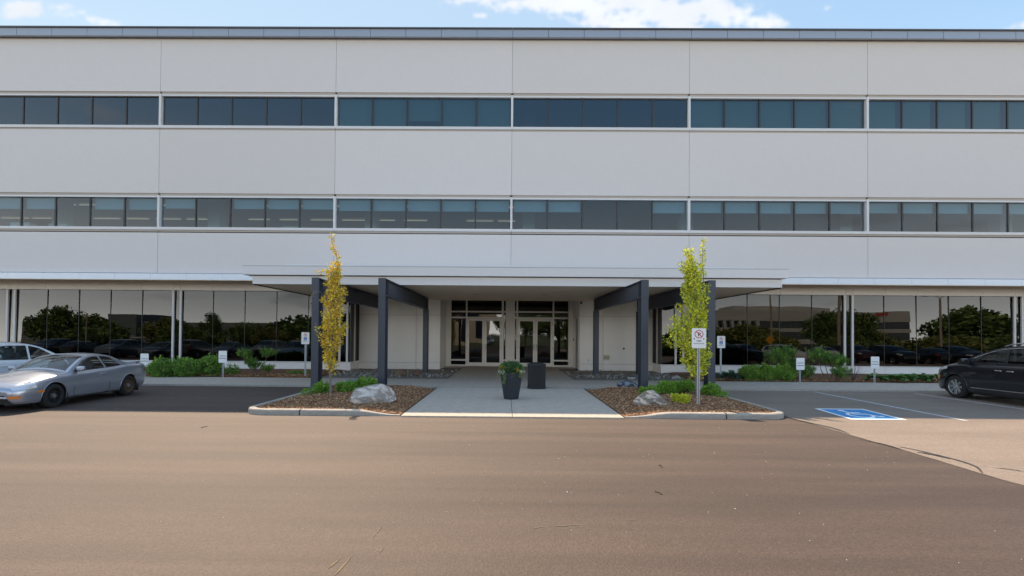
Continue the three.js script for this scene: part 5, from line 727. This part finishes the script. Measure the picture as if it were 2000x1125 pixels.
[[-66, 26, 8.2, 9, oak, 'large dark tree mirrored above the white car'], [-71, 40, 6.5, 7, oak, 'tree mirrored at the far left pane'], [-56, 34, 6.4, 7, olive, 'olive tree mirrored right of the grey block'], [-51, 30, 6.0, 6.5, oak, 'round dark tree mirrored left of the conifer'], [-46.5, 30, 8.4, 3.2, oak, 'narrow conifer mirrored left of the double mullion'], [-38, 26, 5.2, 7, oak, 'dark tree mirrored behind the left visitor sign'], [-31, 18, 4.4, 5, olive, 'yellowish tree mirrored above the open pine shrub'], [-30, 46, 8.5, 14, oak, 'broad dark tree mirrored left of the golden tree'], [-42, 60, 8.5, 16, oak, 'wide dark trees mirrored behind the olive tree'], [-19, 30, 6, 8, oak, 'dark tree mirrored beside the left canopy column'],
  [33, 40, 7.2, 9, oak, 'tree mirrored over the black sport utility car'], [44, 44, 6.5, 10, olive, 'olive tree mirrored over the white cars'], [52, 34, 9.2, 8, oak, 'tree mirrored just right of the double mullion'], [58, 38, 10.2, 10, oak, 'tall tree mirrored at the end of the white office'], [66, 42, 5.4, 7, olive, 'low tree mirrored beside the lamp post'], [76, 34, 9.6, 12, oak, 'large spreading tree mirrored left of the right mullions'], [27, 52, 5.0, 8, oak, 'low dark tree mirrored under the white slatted facade'],
  [38, 24, 3.4, 7, olive, 'low bush mirrored over the white sedan'], [47, 22, 3.2, 8, oak, 'low bush mirrored right of the double mullion'], [62, 24, 3.4, 9, olive, 'low bush mirrored beside the tan lamp post'], [72, 26, 3.2, 9, oak, 'low bush mirrored under the spreading tree'], [24, 26, 3.4, 8, oak, 'low bush mirrored above the black sport utility car'], [-60, 24, 3.4, 9, oak, 'low bush mirrored under the large dark tree'], [-44, 22, 3.2, 8, oak, 'low bush mirrored right of the conifer'], [-26, 24, 3.8, 8, olive, 'low bush mirrored above the left accessible sign'], [4.2, 16, 8, 5, oak, 'dark tree mirrored in the right entrance doors'], [7.5, 19, 8, 5, oak, 'dark tree mirrored in the right sidelight'], [2.2, 22, 9, 5, oak, 'deep green tree mirrored in the inner right door']].forEach(([x, z, h, w, hu, l]) => bigTree(l, x, z, h * 0.76, w * 0.88, hu));
{ // white office across the street
  const o = thing('far_office', 'white office block mirrored in the right ground floor windows', 'building', [92, -1.6, 104]), wm = std({ color: C(0.55, 0.53, 0.50), roughness: 0.8 }), gm = std({ color: C(0.03, 0.045, 0.05), roughness: 0.15 });
  for (const [a, b] of [[0, 1.2], [4.2, 5.6], [7.8, 8.9], [11, 14.2]]) part(o, 'white_band', box(-30, 30, a, b, -0.4, 0), wm); for (const [a, b] of [[1.2, 4.2], [5.6, 7.8], [8.9, 11]]) for (let i = 0; i < 12; i++) part(o, 'window', box(-30 + 5 * i + 0.1, -25 + 5 * i - 0.1, a, b, -0.2, 0), gm);
  part(o, 'core', box(-30, 30, 0, 14, 0.01, 18), wm); for (let i = 0; i < 9; i++) part(o, 'slanted_fin', box(-0.35, 0.35, 4, 11.4, -1.4, -0.41).rotateZ(0.12).translate(-31 + 2.1 * i, 0, 0), wm); part(o, 'penthouse', box(-22, 8, 14.2, 15.6, 2, 12), wm);
  const s = part(o, 'roof_sign', box(21, 25, 13.0, 14.0, -0.5, -0.41), std({ color: C(0.6, 0.1, 0.05), roughness: 0.6 })); s.userData.label = 'orange red roof sign';
}
{ const o = thing('grey_block', 'long grey low building mirrored in the left windows', 'building', [-92, 0, 84]), m = std({ color: C(0.13, 0.15, 0.16), roughness: 0.8 }), m2 = std({ color: C(0.2, 0.21, 0.22), roughness: 0.8 }); part(o, 'tall_block', box(-16, -7, 0, 9.0, 0, 14), m); part(o, 'long_wing', box(-6.9, 34, 0, 7.0, 1, 16), m2); part(o, 'long_wing', box(-40, -16.1, 0, 6.6, 1, 16), m2); for (let i = 0; i < 6; i++) part(o, 'window', box(-5 + i * 6, -1 + i * 6, 3.4, 4.6, 0.9, 1.0), M.bronze); part(o, 'porch_roof', box(-20, 2, 2.6, 2.9, -5, -0.01), M.trim); }
{ const o = thing('beige_hall', 'beige wall mirrored in the left entrance doors', 'building', [-7.2, 0, 48]), m = std({ color: C(0.52, 0.45, 0.36), roughness: 0.85 }); part(o, 'wall', box(-5.5, 5.2, 0, 12, 0, 10), m); part(o, 'dark_window', box(-1.8, 1.2, 1, 11, -0.1, -0.01), std({ color: C(0.02, 0.025, 0.05), roughness: 0.2 })); }
function lampPost(label, x, z, h, r, arms) { const o = thing('lamp_post', label, 'lamp post', [x, 0, z], 0, 'lamp posts mirrored in the windows'); part(o, 'pole', cyl(r, r * 0.7, h), std({ color: C(0.42, 0.36, 0.28), roughness: 0.8 })); for (const s of arms) { const a = part(o, 'arm', tube([[0, h, 0], [s * 0.8, h + 0.35, 0], [s * 1.6, h + 0.3, 0]], 0.035, 0.03, 8, 6), M.galv); part(a, 'lamp_head', rbox(0.6, 0.12, 0.3, 0.05, s * 1.75, h + 0.28, 0), M.galv); } }
lampPost('thin lamp post mirrored above the black sport utility car', 30.2, 10, 7.3, 0.1, [-1, 1]); lampPost('thick lamp post mirrored left of the right double mullion', 35.6, 6, 7.0, 0.22, [1]); lampPost('tan lamp post mirrored in the pane left of the spreading tree', 53.5, 14.5, 7.6, 0.17, [-1, 1]); lampPost('pale curved lamp post mirrored above the coupe', -48.5, 10, 4.6, 0.08, [-1]);
{ const o = thing('warning_sign', 'yellow diamond warning sign mirrored above the hosta', 'sign', [26.6, 0, 3.5]); part(o, 'post', cyl(0.03, 0.03, 2.1), M.galv); part(o, 'plate', box(-0.3, 0.3, -0.3, 0.3, -0.01, 0.01).rotateZ(Math.PI / 4).translate(0, 2.1, -0.04), std({ color: C(0.75, 0.36, 0.02), roughness: 0.6 })); }
renderer.render(scene, camera);
